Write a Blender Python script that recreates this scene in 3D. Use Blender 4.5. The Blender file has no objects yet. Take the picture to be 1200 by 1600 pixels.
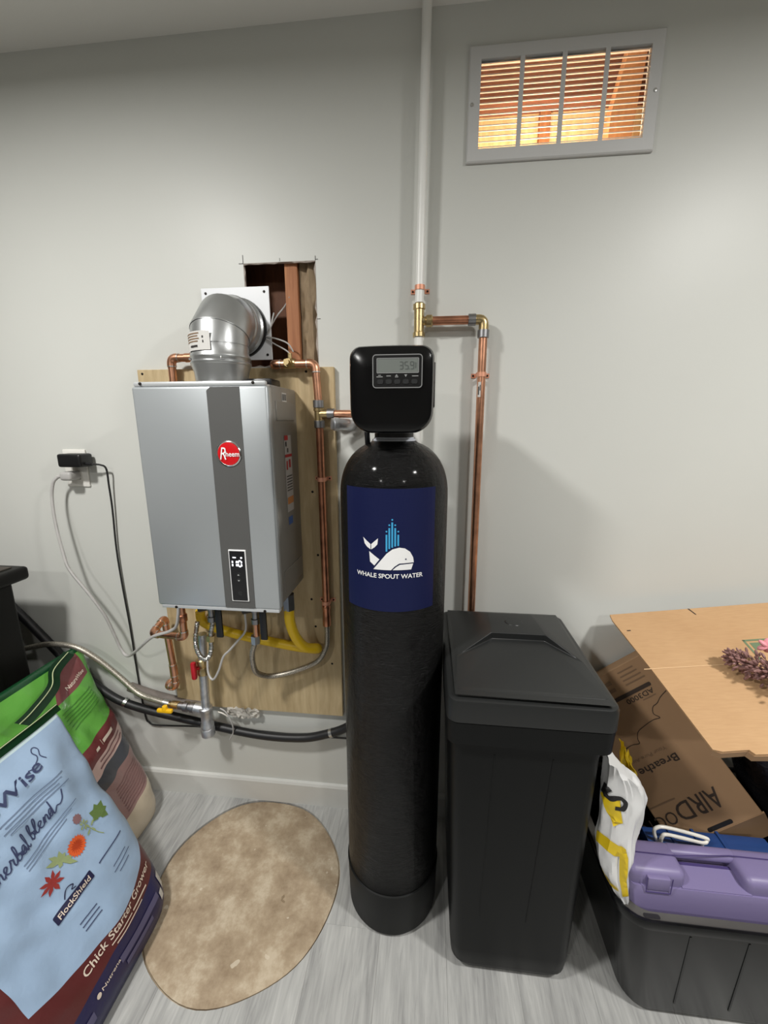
import bpy, bmesh, math, random
from mathutils import Vector, Matrix, noise
PI = math.pi
random.seed(7)
S = bpy.context.scene
COL = S.collection

# ------------------------------------------------------------------ camera
cam = bpy.data.cameras.new('camera'); cam_o = bpy.data.objects.new('camera', cam); COL.objects.link(cam_o)
PITCH, ROLL, YAW = .2155, -.0015, -.1077
cy, sy = math.cos(YAW), math.sin(YAW)
fwd = Vector((sy, cy, 0)); rgt = Vector((cy, -sy, 0)); up = Vector((0, 0, 1))
f2 = fwd*math.cos(PITCH) - up*math.sin(PITCH); u2 = up*math.cos(PITCH) + fwd*math.sin(PITCH)
r3 = rgt*math.cos(ROLL) + u2*math.sin(ROLL); u3 = u2*math.cos(ROLL) - rgt*math.sin(ROLL)
M = Matrix((r3, u3, -f2)).transposed().to_4x4(); M.translation = (0, 0, 1.4)
cam_o.matrix_world = M
cam.sensor_fit = 'VERTICAL'; cam.sensor_height = 32; cam.lens = 32*640/1600; cam.clip_start = .02
S.camera = cam_o
# ------------------------------------------------------------------ world, light, exposure
w = bpy.data.worlds.new('world'); S.world = w; w.use_nodes = True
w.node_tree.nodes['Background'].inputs[0].default_value = (.5, .5, .5, 1)
w.node_tree.nodes['Background'].inputs[1].default_value = .01
S.view_settings.view_transform = 'Standard'; S.view_settings.look = 'None'
S.view_settings.exposure = 0.0; S.view_settings.gamma = 1; S.view_settings.use_curve_mapping = False
def lamp(name, loc, power, size=.20, color=(1, .985, .95)):
    l = bpy.data.lights.new(name, 'AREA'); l.shape = 'DISK'; l.size = size; l.energy = power; l.color = color; l.spread = math.radians(175)
    o = bpy.data.objects.new(name, l); COL.objects.link(o); o.location = loc
    return o
lamp('recessed_lamp', (-1.05, .10, 2.37), 33)
lamp('recessed_lamp', (1.30, .05, 2.37), 36)
lamp('recessed_lamp', (-1.2, -1.6, 2.37), 21)
lamp('recessed_lamp', (1.2, -1.6, 2.37), 21)

# ------------------------------------------------------------------ materials
def lin(c):
    return tuple((x/255/12.92 if x/255 <= .04045 else ((x/255+.055)/1.055)**2.4) for x in c) + (1,)
class NT:
    def __init__(s, name):
        s.m = bpy.data.materials.new(name); s.m.use_nodes = True; s.t = s.m.node_tree; s.n = s.t.nodes; s.l = s.t.links
        s.b = s.n['Principled BSDF']
    def new(s, kind, **k):
        x = s.n.new(kind)
        for a, v in k.items(): setattr(x, a, v)
        return x
    def link(s, a, b): s.l.new(a, b)
    def math(s, op, a, b=None):
        x = s.new('ShaderNodeMath', operation=op)
        for i, v in enumerate((a, b)):
            if v is None: continue
            if isinstance(v, (int, float)): x.inputs[i].default_value = v
            else: s.link(v, x.inputs[i])
        return x.outputs[0]
    def mix(s, fac, a, b):
        x = s.new('ShaderNodeMix', data_type='RGBA')
        for i, v in ((0, fac), (6, a), (7, b)):
            if isinstance(v, tuple): x.inputs[i].default_value = v
            elif isinstance(v, (int, float)): x.inputs[i].default_value = v
            else: s.link(v, x.inputs[i])
        return x.outputs[2]
    def coord(s, which='Object', scale=(1, 1, 1)):
        tc = s.new('ShaderNodeTexCoord'); mp = s.new('ShaderNodeMapping'); mp.inputs['Scale'].default_value = scale
        s.link(tc.outputs[which], mp.inputs[0]); return mp.outputs[0]
    def noise(s, scale, detail=3, vec=None, rough=.5, dist=0):
        x = s.new('ShaderNodeTexNoise'); x.inputs['Scale'].default_value = scale; x.inputs['Detail'].default_value = detail
        x.inputs['Roughness'].default_value = rough; x.inputs['Distortion'].default_value = dist
        if vec is not None: s.link(vec, x.inputs['Vector'])
        return x.outputs['Fac']
    def ramp(s, fac, stops):
        x = s.new('ShaderNodeValToRGB'); e = x.color_ramp.elements
        while len(e) < len(stops): e.new(.5)
        for i, (p, c) in enumerate(stops): e[i].position = p; e[i].color = c
        s.link(fac, x.inputs[0]); return x.outputs[0]
    def bump(s, h, strength=.3, dist=.002):
        x = s.new('ShaderNodeBump'); x.inputs['Strength'].default_value = strength; x.inputs['Distance'].default_value = dist
        s.link(h, x.inputs['Height']); s.link(x.outputs[0], s.b.inputs['Normal'])
MATS = {}
def mat(name, c, rough=.5, metal=0, var=0, vscale=20, bump=0, bscale=150, bdist=.001, spec=.5, coat=0, emit=0, vstretch=(1, 1, 1)):
    if name in MATS: return MATS[name]
    t = NT(name); b = t.b; col = lin(c)
    b.inputs['Base Color'].default_value = col; b.inputs['Roughness'].default_value = rough; b.inputs['Metallic'].default_value = metal
    b.inputs['Specular IOR Level'].default_value = spec
    if coat: b.inputs['Coat Weight'].default_value = coat; b.inputs['Coat Roughness'].default_value = .08
    if var:
        v = t.coord('Object', vstretch); f = t.noise(vscale, 4, v)
        t.link(t.ramp(f, [(.3, tuple(x*(1-var) for x in col[:3])+(1,)), (.7, tuple(min(1, x*(1+var)) for x in col[:3])+(1,))]), b.inputs['Base Color'])
    if bump:
        v = t.coord('Object', vstretch); t.bump(t.noise(bscale, 3, v), bump, bdist)
    if emit: b.inputs['Emission Color'].default_value = col; b.inputs['Emission Strength'].default_value = emit
    MATS[name] = t.m; return t.m

# wall paint: satin, faint roller texture and a few scuffs
t = NT('wall_paint'); v = t.coord()
f = t.noise(1.3, 3, v); t.link(t.ramp(f, [(.3, lin((203, 204, 199))), (.7, lin((208, 209, 204)))]), t.b.inputs['Base Color'])
t.b.inputs['Roughness'].default_value = .42; t.b.inputs['Specular IOR Level'].default_value = .36
h = t.math('ADD', t.math('MULTIPLY', t.noise(160, 2, v), .25), t.noise(9, 2, v)); t.bump(h, .10, .004); MATS['wall'] = t.m
mat('far_paint', (128, 126, 120), .8)
mat('ceiling', (228, 227, 222), .9, bump=.2, bscale=90)
mat('gypsum', (168, 158, 150), .95, var=.2, vscale=60, bump=.5, bscale=120, bdist=.002)
mat('trim', (206, 206, 202), .4, var=.03, vscale=12)
# plank: grey wood print
t = NT('plank'); v = t.coord('Object', (26, 2.0, 1)); v2 = t.coord('Object', (5, 1.3, 1))
oi = t.new('ShaderNodeObjectInfo')
vv = t.new('ShaderNodeVectorMath', operation='ADD'); t.link(v, vv.inputs[0]); cmb = t.new('ShaderNodeCombineXYZ'); t.link(t.math('MULTIPLY', oi.outputs['Random'], 37), cmb.inputs[1]); t.link(t.math('MULTIPLY', oi.outputs['Random'], 91), cmb.inputs[2]); t.link(cmb.outputs[0], vv.inputs[1])
vb = t.new('ShaderNodeVectorMath', operation='ADD'); t.link(v2, vb.inputs[0]); t.link(cmb.outputs[0], vb.inputs[1])
f1 = t.noise(4, 5, vv.outputs[0], .6, .6); f2n = t.noise(2.2, 3, vb.outputs[0], .5, 1.2)
f = t.math('ADD', t.math('MULTIPLY', f1, .55), t.math('MULTIPLY', f2n, .45))
c = t.ramp(f, [(.32, lin((136, 136, 135))), (.5, lin((167, 167, 165))), (.68, lin((188, 188, 185)))])
t.link(c, t.b.inputs['Base Color']); t.b.inputs['Roughness'].default_value = .42; t.bump(f1, .12, .0008); MATS['plank'] = t.m
t = NT('concrete'); v = t.coord()
f = t.noise(11, 8, v, .7); g = t.noise(3.2, 4, v, .6); k = t.noise(60, 3, v)
c = t.ramp(f, [(.34, lin((132, 114, 94))), (.5, lin((166, 149, 127))), (.64, lin((198, 185, 164)))])
c = t.mix(t.math('MULTIPLY', t.math('GREATER_THAN', t.noise(26, 2, v), .71), .6), c, lin((222, 212, 194)))
c = t.mix(t.math('MULTIPLY', t.math('LESS_THAN', t.noise(19, 3, v), .27), .7), c, lin((92, 74, 54)))
c = t.mix(t.math('MULTIPLY', g, .45), c, lin((170, 148, 116)))
t.link(c, t.b.inputs['Base Color']); t.b.inputs['Roughness'].default_value = .85; t.bump(t.math('ADD', f, t.math('MULTIPLY', k, .3)), .5, .004); MATS['concrete'] = t.m
# woods
def wood(name, a, b, scale=(3, 3, .5), rough=.7):
    t = NT(name); v = t.coord('Object', scale); f = t.noise(9, 5, v, .6, .5)
    t.link(t.ramp(f, [(.3, lin(a)), (.7, lin(b))]), t.b.inputs['Base Color']); t.b.inputs['Roughness'].default_value = rough
    t.bump(f, .15, .001); MATS[name] = t.m
wood('plywood', (172, 150, 112), (201, 181, 143), (5, 5, .7))
wood('dark_wood', (84, 50, 30), (112, 70, 42), (6, 6, .8))
wood('stud_wood', (150, 96, 62), (186, 128, 88), (8, 8, .6))
wood('beam_wood', (92, 54, 40), (122, 76, 58), (1, 8, 8))
wood('pale_wood', (214, 178, 128), (240, 212, 165), (7, 7, 1))
wood('brace_wood', (176, 122, 82), (204, 150, 106), (7, 7, 1))
wood('paper_facing', (128, 108, 84), (160, 140, 112), (6, 6, 2), .8)
mat('cavity', (120, 84, 56), .9, var=.2)
mat('vent_white', (203, 203, 202), .45)
mat('copper', (214, 158, 128), .33, 1, var=.2, vscale=28, bump=.05)
mat('copper_dark', (192, 134, 106), .36, 1, var=.25, vscale=34)
mat('solder', (216, 212, 206), .3, 1)
mat('brass', (198, 176, 130), .32, 1, var=.12, vscale=40)
mat('nut_grey', (150, 150, 152), .38, 1, var=.1)
mat('steel', (196, 196, 194), .32, 1)
mat('galvanised', (202, 204, 208), .42, .9, var=.2, vscale=45)
mat('pipe_white', (232, 232, 228), .35)
mat('screw_dark', (32, 26, 22), .5, .5)
mat('silver_paint', (182, 187, 190), .36, .55, bump=.03, bscale=600)
mat('casing_grey', (140, 136, 130), .45, .25)
mat('stripe_grey', (84, 84, 83), .5)
mat('flange', (205, 208, 210), .35, .4)
mat('label_white', (206, 204, 200), .5)
mat('print_red', (176, 40, 44), .5)
mat('print_orange', (196, 128, 70), .5)
mat('print_blue', (60, 96, 160), .5)
mat('print_dark', (52, 48, 46), .6)
mat('badge_red', (206, 22, 30), .25, coat=.6)
mat('chrome', (226, 226, 226), .15, 1)
mat('white_print', (240, 240, 240), .5)
mat('glass_black', (24, 24, 27), .12)
mat('led', (245, 248, 255), .5, emit=2.2)
mat('led_dim', (150, 152, 150), .5, emit=.35)
mat('flue_metal', (192, 194, 195), .34, .9, bump=.05, bscale=60)
mat('plate_white', (228, 230, 234), .35)
# tank: wound fibreglass under gloss
t = NT('tank_black'); v = t.coord('Object', (14, 14, 260)); v1 = t.coord('Object', (1, 1, 1))
f = t.noise(2.0, 3, v, .6, .3); g = t.noise(30, 5, v1, .65)
t.b.inputs['Base Color'].default_value = lin((12, 12, 12)); t.b.inputs['Roughness'].default_value = .24; t.b.inputs['Specular IOR Level'].default_value = .16; t.b.inputs['Coat Weight'].default_value = .10; t.b.inputs['Coat Roughness'].default_value = .1
t.bump(t.math('ADD', f, t.math('MULTIPLY', g, 2.6)), .8, .005); MATS['tank_black'] = t.m
t = NT('tank_label'); v = t.coord('Object', (10, 10, 170)); f = t.noise(2.0, 3, v, .6, .3)
t.b.inputs['Base Color'].default_value = lin((18, 25, 66)); t.b.inputs['Roughness'].default_value = .45; t.b.inputs['Specular IOR Level'].default_value = .25; t.bump(f, .2, .0012); MATS['tank_label'] = t.m
mat('boot_black', (20, 21, 21), .5, spec=.15)
mat('gloss_black', (9, 9, 10), .16, spec=.42)
mat('panel_black', (13, 13, 14), .35)
mat('lcd', (112, 117, 113), .3)
mat('lcd_seg', (84, 89, 86), .4)
mat('bezel_grey', (140, 141, 141), .35)
mat('key_grey', (36, 37, 38), .4)
mat('cyan_print', (62, 164, 216), .5)
mat('salt_black', (18, 19, 19), .40, spec=.13, bump=.12, bscale=420, bdist=.0006)
mat('lid_black', (34, 35, 35), .36, spec=.38, bump=.1, bscale=420, bdist=.0006)
mat('cabinet_black', (20, 20, 19), .40, spec=.15, bump=.06, bscale=300)
mat('lid_dusty', (66, 60, 54), .6, var=.3, vscale=25)
mat('yellow_pipe', (236, 196, 34), .42)
mat('yellow_handle', (244, 190, 20), .4)
mat('red_handle', (178, 24, 38), .4)
mat('black_plastic', (22, 22, 24), .35)
mat('black_rubber', (26, 26, 28), .45)
mat('cable_black', (26, 26, 27), .5)
mat('cord_grey', (176, 174, 172), .45)
mat('blue_seal', (44, 54, 96), .4)
mat('outlet_white', (232, 230, 224), .35)
mat('outlet_slot', (40, 38, 36), .6)
t = NT('braid'); v = t.coord('Object', (1, 1, 1)); f = t.noise(420, 2, v)
t.link(t.ramp(f, [(.35, lin((128, 122, 112))), (.65, lin((196, 190, 178)))]), t.b.inputs['Base Color']); t.b.inputs['Metallic'].default_value = .8; t.b.inputs['Roughness'].default_value = .4; t.bump(f, .5, .001); MATS['braid'] = t.m
# cardboard
t = NT('cardboard'); v = t.coord('Object', (4, 60, 60)); f = t.noise(4, 4, v); g = t.noise(5, 3, t.coord())
t.link(t.ramp(t.math('ADD', t.math('MULTIPLY', f, .4), t.math('MULTIPLY', g, .6)), [(.3, lin((178, 140, 100))), (.7, lin((194, 157, 116)))]), t.b.inputs['Base Color']); t.b.inputs['Roughness'].default_value = .8; t.bump(f, .1, .001); MATS['cardboard'] = t.m
mat('cardboard_brown', (156, 124, 92), .8, var=.06, vscale=8)
mat('print_brown', (58, 46, 38), .8)
mat('print_faint', (126, 100, 76), .8)
mat('print_green', (104, 122, 92), .8)
mat('tote_black', (14, 15, 16), .26, spec=.24, bump=.05, bscale=300)
mat('tote_rim_sheen', (74, 72, 68), .3)
mat('purple', (124, 114, 154), .42, bump=.08, bscale=500)
mat('purple_dark', (70, 58, 108), .5)
mat('blue_plastic', (38, 68, 124), .35)
mat('wire_white', (236, 232, 224), .35)
mat('poly_white', (222, 222, 222), .34)
mat('poly_yellow', (214, 184, 30), .36)
mat('ink_black', (26, 24, 26), .5)
t = NT('trash_film'); v = t.coord(); f = t.noise(34, 5, v, .6); t.b.inputs['Base Color'].default_value = lin((20, 20, 22)); t.b.inputs['Roughness'].default_value = .18; t.bump(f, .8, .008); MATS['trash_film'] = t.m
mat('mauve', (136, 100, 96), .6, var=.25, vscale=90)
mat('mauve_stem', (110, 78, 74), .7)
mat('pink', (226, 150, 160), .5)
mat('paper_scrap', (236, 232, 224), .7, bump=.3, bscale=60, bdist=.004)

# ------------------------------------------------------------------ mesh helpers
class MB:
    def __init__(s): s.bm = bmesh.new()
    def box(s, x0, x1, y0, y1, z0, z1, bev=0, seg=2):
        r = bmesh.ops.create_cube(s.bm, size=1); vs = r['verts']
        for v in vs: v.co = Vector(((x0+x1)/2+v.co.x*(x1-x0), (y0+y1)/2+v.co.y*(y1-y0), (z0+z1)/2+v.co.z*(z1-z0)))
        if bev:
            es = list({e for v in vs for e in v.link_edges})
            bmesh.ops.bevel(s.bm, geom=es, offset=bev, segments=seg, affect='EDGES', profile=.5)
        return s
    def ring(s, c, a, b, r, n, ph=0):
        return [s.bm.verts.new(c + a*(r*math.cos(2*PI*i/n+ph)) + b*(r*math.sin(2*PI*i/n+ph))) for i in range(n)]
    def bridge(s, A, B):
        n = len(A)
        for i in range(n):
            try: s.bm.faces.new((A[i], A[(i+1) % n], B[(i+1) % n], B[i]))
            except ValueError: pass
    def cyl(s, p0, p1, r0, r1=None, n=20, cap=True, bev=0):
        p0, p1 = Vector(p0), Vector(p1); r1 = r0 if r1 is None else r1
        d = (p1-p0).normalized(); a = d.orthogonal().normalized(); b = d.cross(a)
        A = s.ring(p0, a, b, r0, n); B = s.ring(p1, a, b, r1, n); s.bridge(A, B)
        if cap: s.bm.faces.new(A[::-1]); s.bm.faces.new(B)
        return s
    def lathe(s, prof, o=(0, 0, 0), ax=(0, 0, 1), n=32, cap=True):
        o = Vector(o); ax = Vector(ax).normalized(); a = ax.orthogonal().normalized()
        if abs(ax.z) > .9: a = Vector((1, 0, 0))
        b = ax.cross(a); prev = None; first = None
        for (r, h) in prof:
            R = s.ring(o+ax*h, a, b, max(r, 1e-5), n)
            if prev: s.bridge(prev, R)
            else: first = R
            prev = R
        if cap: s.bm.faces.new(first[::-1]); s.bm.faces.new(prev)
        return s
    def tube(s, pts, r, n=10, smooth=True, sub=8, cap=True):
        P = [Vector(p) for p in pts]
        if smooth and len(P) > 2: P = catmull(P, sub)
        m = len(P); rr = r if callable(r) else (lambda k: r)
        T = [(P[min(i+1, m-1)]-P[max(i-1, 0)]).normalized() for i in range(m)]
        a = T[0].orthogonal().normalized(); prev = None; first = None
        for i in range(m):
            a = (a - T[i]*a.dot(T[i])).normalized(); b = T[i].cross(a)
            R = s.ring(P[i], a, b, rr(i/(m-1)), n)
            if prev: s.bridge(prev, R)
            else: first = R
            prev = R
        if cap: s.bm.faces.new(first[::-1]); s.bm.faces.new(prev)
        return s
    def ball(s, c, r, sc=(1, 1, 1), seg=10, rings=6, rot=None):
        m = Matrix.Translation(c) @ (rot.to_matrix().to_4x4() if rot is not None else Matrix()) @ Matrix.Diagonal((r*sc[0], r*sc[1], r*sc[2], 1))
        bmesh.ops.create_uvsphere(s.bm, u_segments=seg, v_segments=rings, radius=1, matrix=m); return s
    def loft(s, rings, cap=True, close=True):
        prev = None; first = None
        for R in rings:
            R = [s.bm.verts.new(p) for p in R]
            if prev: s.bridge(prev, R)
            else: first = R
            prev = R
        if cap: s.bm.faces.new(first[::-1]); s.bm.faces.new(prev)
        return s
    def quad(s, *p):
        s.bm.faces.new([s.bm.verts.new(q) for q in p]); return s
    def prism(s, pts, fn, t0, t1):
        """pts 2-D outline, fn(a,b,t)->point; closed slab between t0 and t1"""
        A = [s.bm.verts.new(fn(a, b, t0)) for a, b in pts]; B = [s.bm.verts.new(fn(a, b, t1)) for a, b in pts]
        s.bm.faces.new(A[::-1]); s.bm.faces.new(B); s.bridge(A, B); return s
def catmull(P, sub):
    out = []; m = len(P)
    for i in range(m-1):
        p0, p1, p2, p3 = P[max(i-1, 0)], P[i], P[i+1], P[min(i+2, m-1)]
        for k in range(sub):
            t = k/sub
            out.append(.5*((2*p1)+(p2-p0)*t+(2*p0-5*p1+4*p2-p3)*t*t+(3*p1-p0-3*p2+p3)*t**3))
    out.append(P[-1]); return out
def fillet(pts, r, n=6):
    P = [Vector(p) for p in pts]; out = [P[0]]
    for i in range(1, len(P)-1):
        a = (P[i-1]-P[i]).normalized(); b = (P[i+1]-P[i]).normalized()
        A, B = P[i]+a*r, P[i]+b*r
        for k in range(n+1):
            t = k/n; out.append(A*(1-t)**2 + P[i]*2*t*(1-t) + B*t*t)
    out.append(P[-1]); return out
def T(name, label, cat, loc, group=None):
    o = bpy.data.objects.new(name, None); COL.objects.link(o); o.location = loc; o.empty_display_size = .05
    o['label'] = label; o['category'] = cat
    if group: o['group'] = group
    return o
def O(name, mb, m, parent=None, smooth=True, label=None, angle=40, kind=None):
    bm = mb.bm if isinstance(mb, MB) else mb
    bmesh.ops.recalc_face_normals(bm, faces=bm.faces)
    me = bpy.data.meshes.new(name); bm.to_mesh(me); bm.free()
    if isinstance(m, str): m = MATS[m]
    me.materials.append(m)
    if smooth:
        me.polygons.foreach_set('use_smooth', [True]*len(me.polygons)); me.set_sharp_from_angle(angle=math.radians(angle))
    o = bpy.data.objects.new(name, me); COL.objects.link(o)
    if parent is not None:
        o.parent = parent
        if parent.type == 'EMPTY': o.matrix_parent_inverse = Matrix.Translation(-Vector(parent.location))
    if label: o['label'] = label
    if kind: o['kind'] = kind
    return o
def tag(o, label, cat, group=None):
    o['label'] = label; o['category'] = cat
    if group: o['group'] = group
    return o
def struct(o): o['kind'] = 'structure'; return o
# flat print -------------------------------------------------------
def decal(polys, fn, maxe=.02):
    """list of 2-D polygons -> bmesh mapped through fn(a,b)->point, edges split so that it follows the surface"""
    bm = bmesh.new()
    for p in polys:
        f = bm.faces.new([bm.verts.new((a, b, 0)) for a, b in p])
    bmesh.ops.triangulate(bm, faces=bm.faces[:])
    for _ in range(5):
        es = [e for e in bm.edges if e.calc_length() > maxe]
        if not es: break
        bmesh.ops.subdivide_edges(bm, edges=es, cuts=1); bmesh.ops.triangulate(bm, faces=bm.faces[:])
    for v in bm.verts: v.co = fn(v.co.x, v.co.y)
    return bm
def stroke(pts, wd, sub=6, closed=False):
    P = [Vector((a, b, 0)) for a, b in pts]
    if closed: P.append(P[0])
    if sub > 1 and len(P) > 2: P = catmull(P, sub)
    out = []
    for p, q in zip(P[:-1], P[1:]):
        d = (q-p)
        if d.length < 1e-6: continue
        d.normalize(); n = Vector((-d.y, d.x, 0))*wd/2; e = d*wd*.3
        out.append([(x.x, x.y) for x in (p-e-n, q+e-n, q+e+n, p-e+n)])
    return out
def bar(a0, b0, a1, b1): return [(a0, b0), (a1, b0), (a1, b1), (a0, b1)]
def disc(a, b, r, n=16, sx=1): return [(a+sx*r*math.cos(2*PI*i/n), b+r*math.sin(2*PI*i/n)) for i in range(n)]
_fc = {}
def text_bm(body, width, height, fn, at=(0, 0), bold=0, shear=0, align='C', arc=None):
    """lettering fitted to width x height (cap height), mapped through fn"""
    cu = bpy.data.curves.new('lettering', 'FONT'); cu.body = body; cu.size = 1; cu.offset = bold; cu.shear = shear; cu.resolution_u = 3
    ob = bpy.data.objects.new('lettering', cu); COL.objects.link(ob)
    dg = bpy.context.evaluated_depsgraph_get(); me = bpy.data.meshes.new_from_object(ob.evaluated_get(dg))
    bm = bmesh.new(); bm.from_mesh(me); bpy.data.objects.remove(ob); bpy.data.curves.remove(cu); bpy.data.meshes.remove(me)
    xs = [v.co.x for v in bm.verts]; x0, x1 = min(xs), max(xs); sx = width/(x1-x0); sz = height/.69
    off = {'C': (x0+x1)/2, 'L': x0, 'R': x1}[align]
    for v in bm.verts:
        a, b = at[0]+(v.co.x-off)*sx, at[1]+v.co.y*sz
        if arc: b += arc(a)
        v.co = fn(a, b)
    return bm
def join(*bms):
    r = bms[0]
    for b in bms[1:]:
        me = bpy.data.meshes.new('x'); b.to_mesh(me); r.from_mesh(me); bpy.data.meshes.remove(me); b.free()
    return r
def onplane(o, a, b, n, off=.0012):
    o, a, b, n = Vector(o), Vector(a), Vector(b), Vector(n)
    return lambda x, y: o + a*x + b*y + n*off
FRONT = lambda y, off=.0012: onplane((0, y, 0), (1, 0, 0), (0, 0, 1), (0, -1, 0), off)

# ================================================================== ROOM
W = 1.24; CEIL = 2.386; FX0, FX1, FY0 = -3.2, 3.3, -3.6
HX0, HX1, HZ0, HZ1 = -.536, -.326, 1.562, 1.842
VX0, VX1, VZ0, VZ1 = .098, .512, 2.072, 2.266
def wall_mb():
    m = MB(); xs = [FX0, HX0, HX1, VX0, VX1, FX1]; zs = [-.02, HZ0, HZ1, VZ0, VZ1, CEIL]
    hole = lambda i, k: (i == 1 and k == 1) or (i == 3 and k == 3)
    vd = {}
    def V(x, y, z):
        key = (round(x, 4), y, round(z, 4))
        if key not in vd: vd[key] = m.bm.verts.new((x, y, z))
        return vd[key]
    for i in range(5):
        for k in range(5):
            if hole(i, k): continue
            a, b, c, d = xs[i], xs[i+1], zs[k], zs[k+1]
            m.bm.faces.new((V(a, W, c), V(b, W, c), V(b, W, d), V(a, W, d)))
            m.bm.faces.new((V(a, W+.013, c), V(a, W+.013, d), V(b, W+.013, d), V(b, W+.013, c)))
    return m
wall = struct(O('wall_back', wall_mb(), 'wall', smooth=False))
def rim(x0, x1, z0, z1, jit):
    m = MB(); n = 14; pts = []
    for (ax, az), (bx, bz) in (((x0, z0), (x1, z0)), ((x1, z0), (x1, z1)), ((x1, z1), (x0, z1)), ((x0, z1), (x0, z0))):
        for k in range(n): pts.append((ax+(bx-ax)*k/n, az+(bz-az)*k/n))
    cx, cz = (x0+x1)/2, (z0+z1)/2
    A = [m.bm.verts.new((x, W-.0006, z)) for x, z in pts]
    Bp = []
    for x, z in pts:
        j = jit*random.random()
        Bp.append((x+(j if x < cx else -j)*(1 if abs(x-cx)/(x1-x0) > abs(z-cz)/(z1-z0) else .1), z+(j if z < cz else -j)*(1 if abs(x-cx)/(x1-x0) <= abs(z-cz)/(z1-z0) else .1)))
    B = [m.bm.verts.new((x, W+.001, z)) for x, z in Bp]
    D = [m.bm.verts.new((x, W+.0135, z)) for x, z in pts]
    m.bridge(A, B); m.bridge(B, D); return m
O('cut_edge', rim(HX0, HX1, HZ0, HZ1, .007), 'gypsum', wall, label='ragged grey gypsum edge of the cut opening')
O('cut_edge', rim(VX0, VX1, VZ0, VZ1, .003), 'gypsum', wall)
# pencil marks that ran past the saw cut
pm = []
for a0, b0, a1, b1 in ((HX0-.001, HZ1, HX0+.0005, HZ1+.022), (HX0-.013, HZ1-.001, HX0, HZ1+.0006), (HX1-.0005, HZ1, HX1+.001, HZ1+.012), (HX1, HZ1+.002, HX1+.008, HZ1+.0035), (-.429, HZ1+.002, -.428, HZ1+.010), (HX1, 1.690, HX1+.010, 1.6915)):
    pm.append(bar(a0, b0, a1, b1))
O('pencil_mark', decal(pm, FRONT(W, .0008), 1), 'print_dark', wall, False)
# what stands in the opening
O('sheathing', MB().box(HX0-.2, HX1+.2, 1.338, 1.35, HZ0-.2, HZ1+.2), 'dark_wood', wall, False)
O('stud', MB().box(-.422, -.384, 1.255, 1.337, HZ0-.19, HZ1+.19, .002), 'stud_wood', wall, False)
m = MB()
for i in range(6): pass
bm = m.bm; gx, gz = 8, 16
g = [[bm.verts.new((-.381+.075*i/gx, 1.268+.012*noise.noise((i*.6, 0, k*.5))+.006*math.sin(i*1.2), HZ0-.05+(HZ1-HZ0+.06)*k/gz)) for i in range(gx+1)] for k in range(gz+1)]
for k in range(gz):
    for i in range(gx): bm.faces.new((g[k][i], g[k][i+1], g[k+1][i+1], g[k+1][i]))
O('insulation_facing', m, 'paper_facing', wall, label='crumpled brown paper facing of the insulation')
O('cavity_side', MB().box(HX0-.2, HX0-.18, W+.013, 1.34, HZ0-.2, HZ1+.2), 'dark_wood', wall, False)
O('cavity_top', MB().box(HX0-.2, HX1+.2, W+.013, 1.34, HZ1+.17, HZ1+.2), 'dark_wood', wall, False)
O('cavity_floor', MB().box(HX0-.2, HX1+.2, W+.013, 1.34, HZ0-.2, HZ0-.17), 'dark_wood', wall, False)
O('cavity_side', MB().box(HX1+.06, HX1+.2, W+.013, 1.34, HZ0-.2, HZ1+.2), 'dark_wood', wall, False)
for pts in ([(-.47, 1.226, 1.655), (-.452, 1.25, 1.70), (-.43, 1.27, 1.735), (-.41, 1.255, 1.755)],
            [(-.47, 1.226, 1.65), (-.458, 1.222, 1.67), (-.452, 1.222, 1.69), (-.447, 1.222, 1.706)],
            [(-.475, 1.224, 1.643), (-.44, 1.222, 1.635), (-.41, 1.222, 1.622), (-.396, 1.224, 1.60)],
            [(-.475, 1.224, 1.637), (-.45, 1.222, 1.622), (-.42, 1.222, 1.606), (-.408, 1.222, 1.597)]):
    O('loose_wire', MB().tube(pts, .0022, 6), 'cord_grey', wall)
# cavity behind the grille with a warm bulb
O('cavity_back', MB().box(VX0-.12, VX1+.12, 1.46, 1.47, VZ0-.3, VZ1+.22), 'pale_wood', wall, False)
O('beam', MB().box(VX0-.12, VX1+.12, 1.40, 1.455, 2.278, VZ1+.22, .002), 'beam_wood', wall, False)
O('brace', MB().prism([(.455, 1.98), (.505, 1.98), (.545, 2.42), (.51, 2.42), (.462, 2.20)], lambda a, b, t: Vector((a, t, b)), 1.345, 1.397), 'brace_wood', wall, False)
O('stud', MB().box(.300, .330, 1.44, 1.459, 1.9, 2.29, .001), 'stud_wood', wall, False)
for nm, bx in (('cavity_side', (VX0-.12, VX0-.11)), ('cavity_side', (VX1+.11, VX1+.12))):
    O(nm, MB().box(bx[0], bx[1], W+.013, 1.47, VZ0-.3, VZ1+.22), 'cavity', wall, False)
O('cavity_top', MB().box(VX0-.12, VX1+.12, W+.013, 1.47, VZ1+.21, VZ1+.22), 'pale_wood', wall, False)
O('cavity_floor', MB().box(VX0-.12, VX1+.12, W+.013, 1.47, VZ0-.3, VZ0-.29), 'cavity', wall, False)
pl = bpy.data.lights.new('cavity_bulb', 'POINT'); pl.energy = 8.5; pl.color = (1, .84, .62); pl.shadow_soft_size = .03
po = bpy.data.objects.new('cavity_bulb', pl); COL.objects.link(po); po.location = (.29, 1.31, 1.95)

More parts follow.
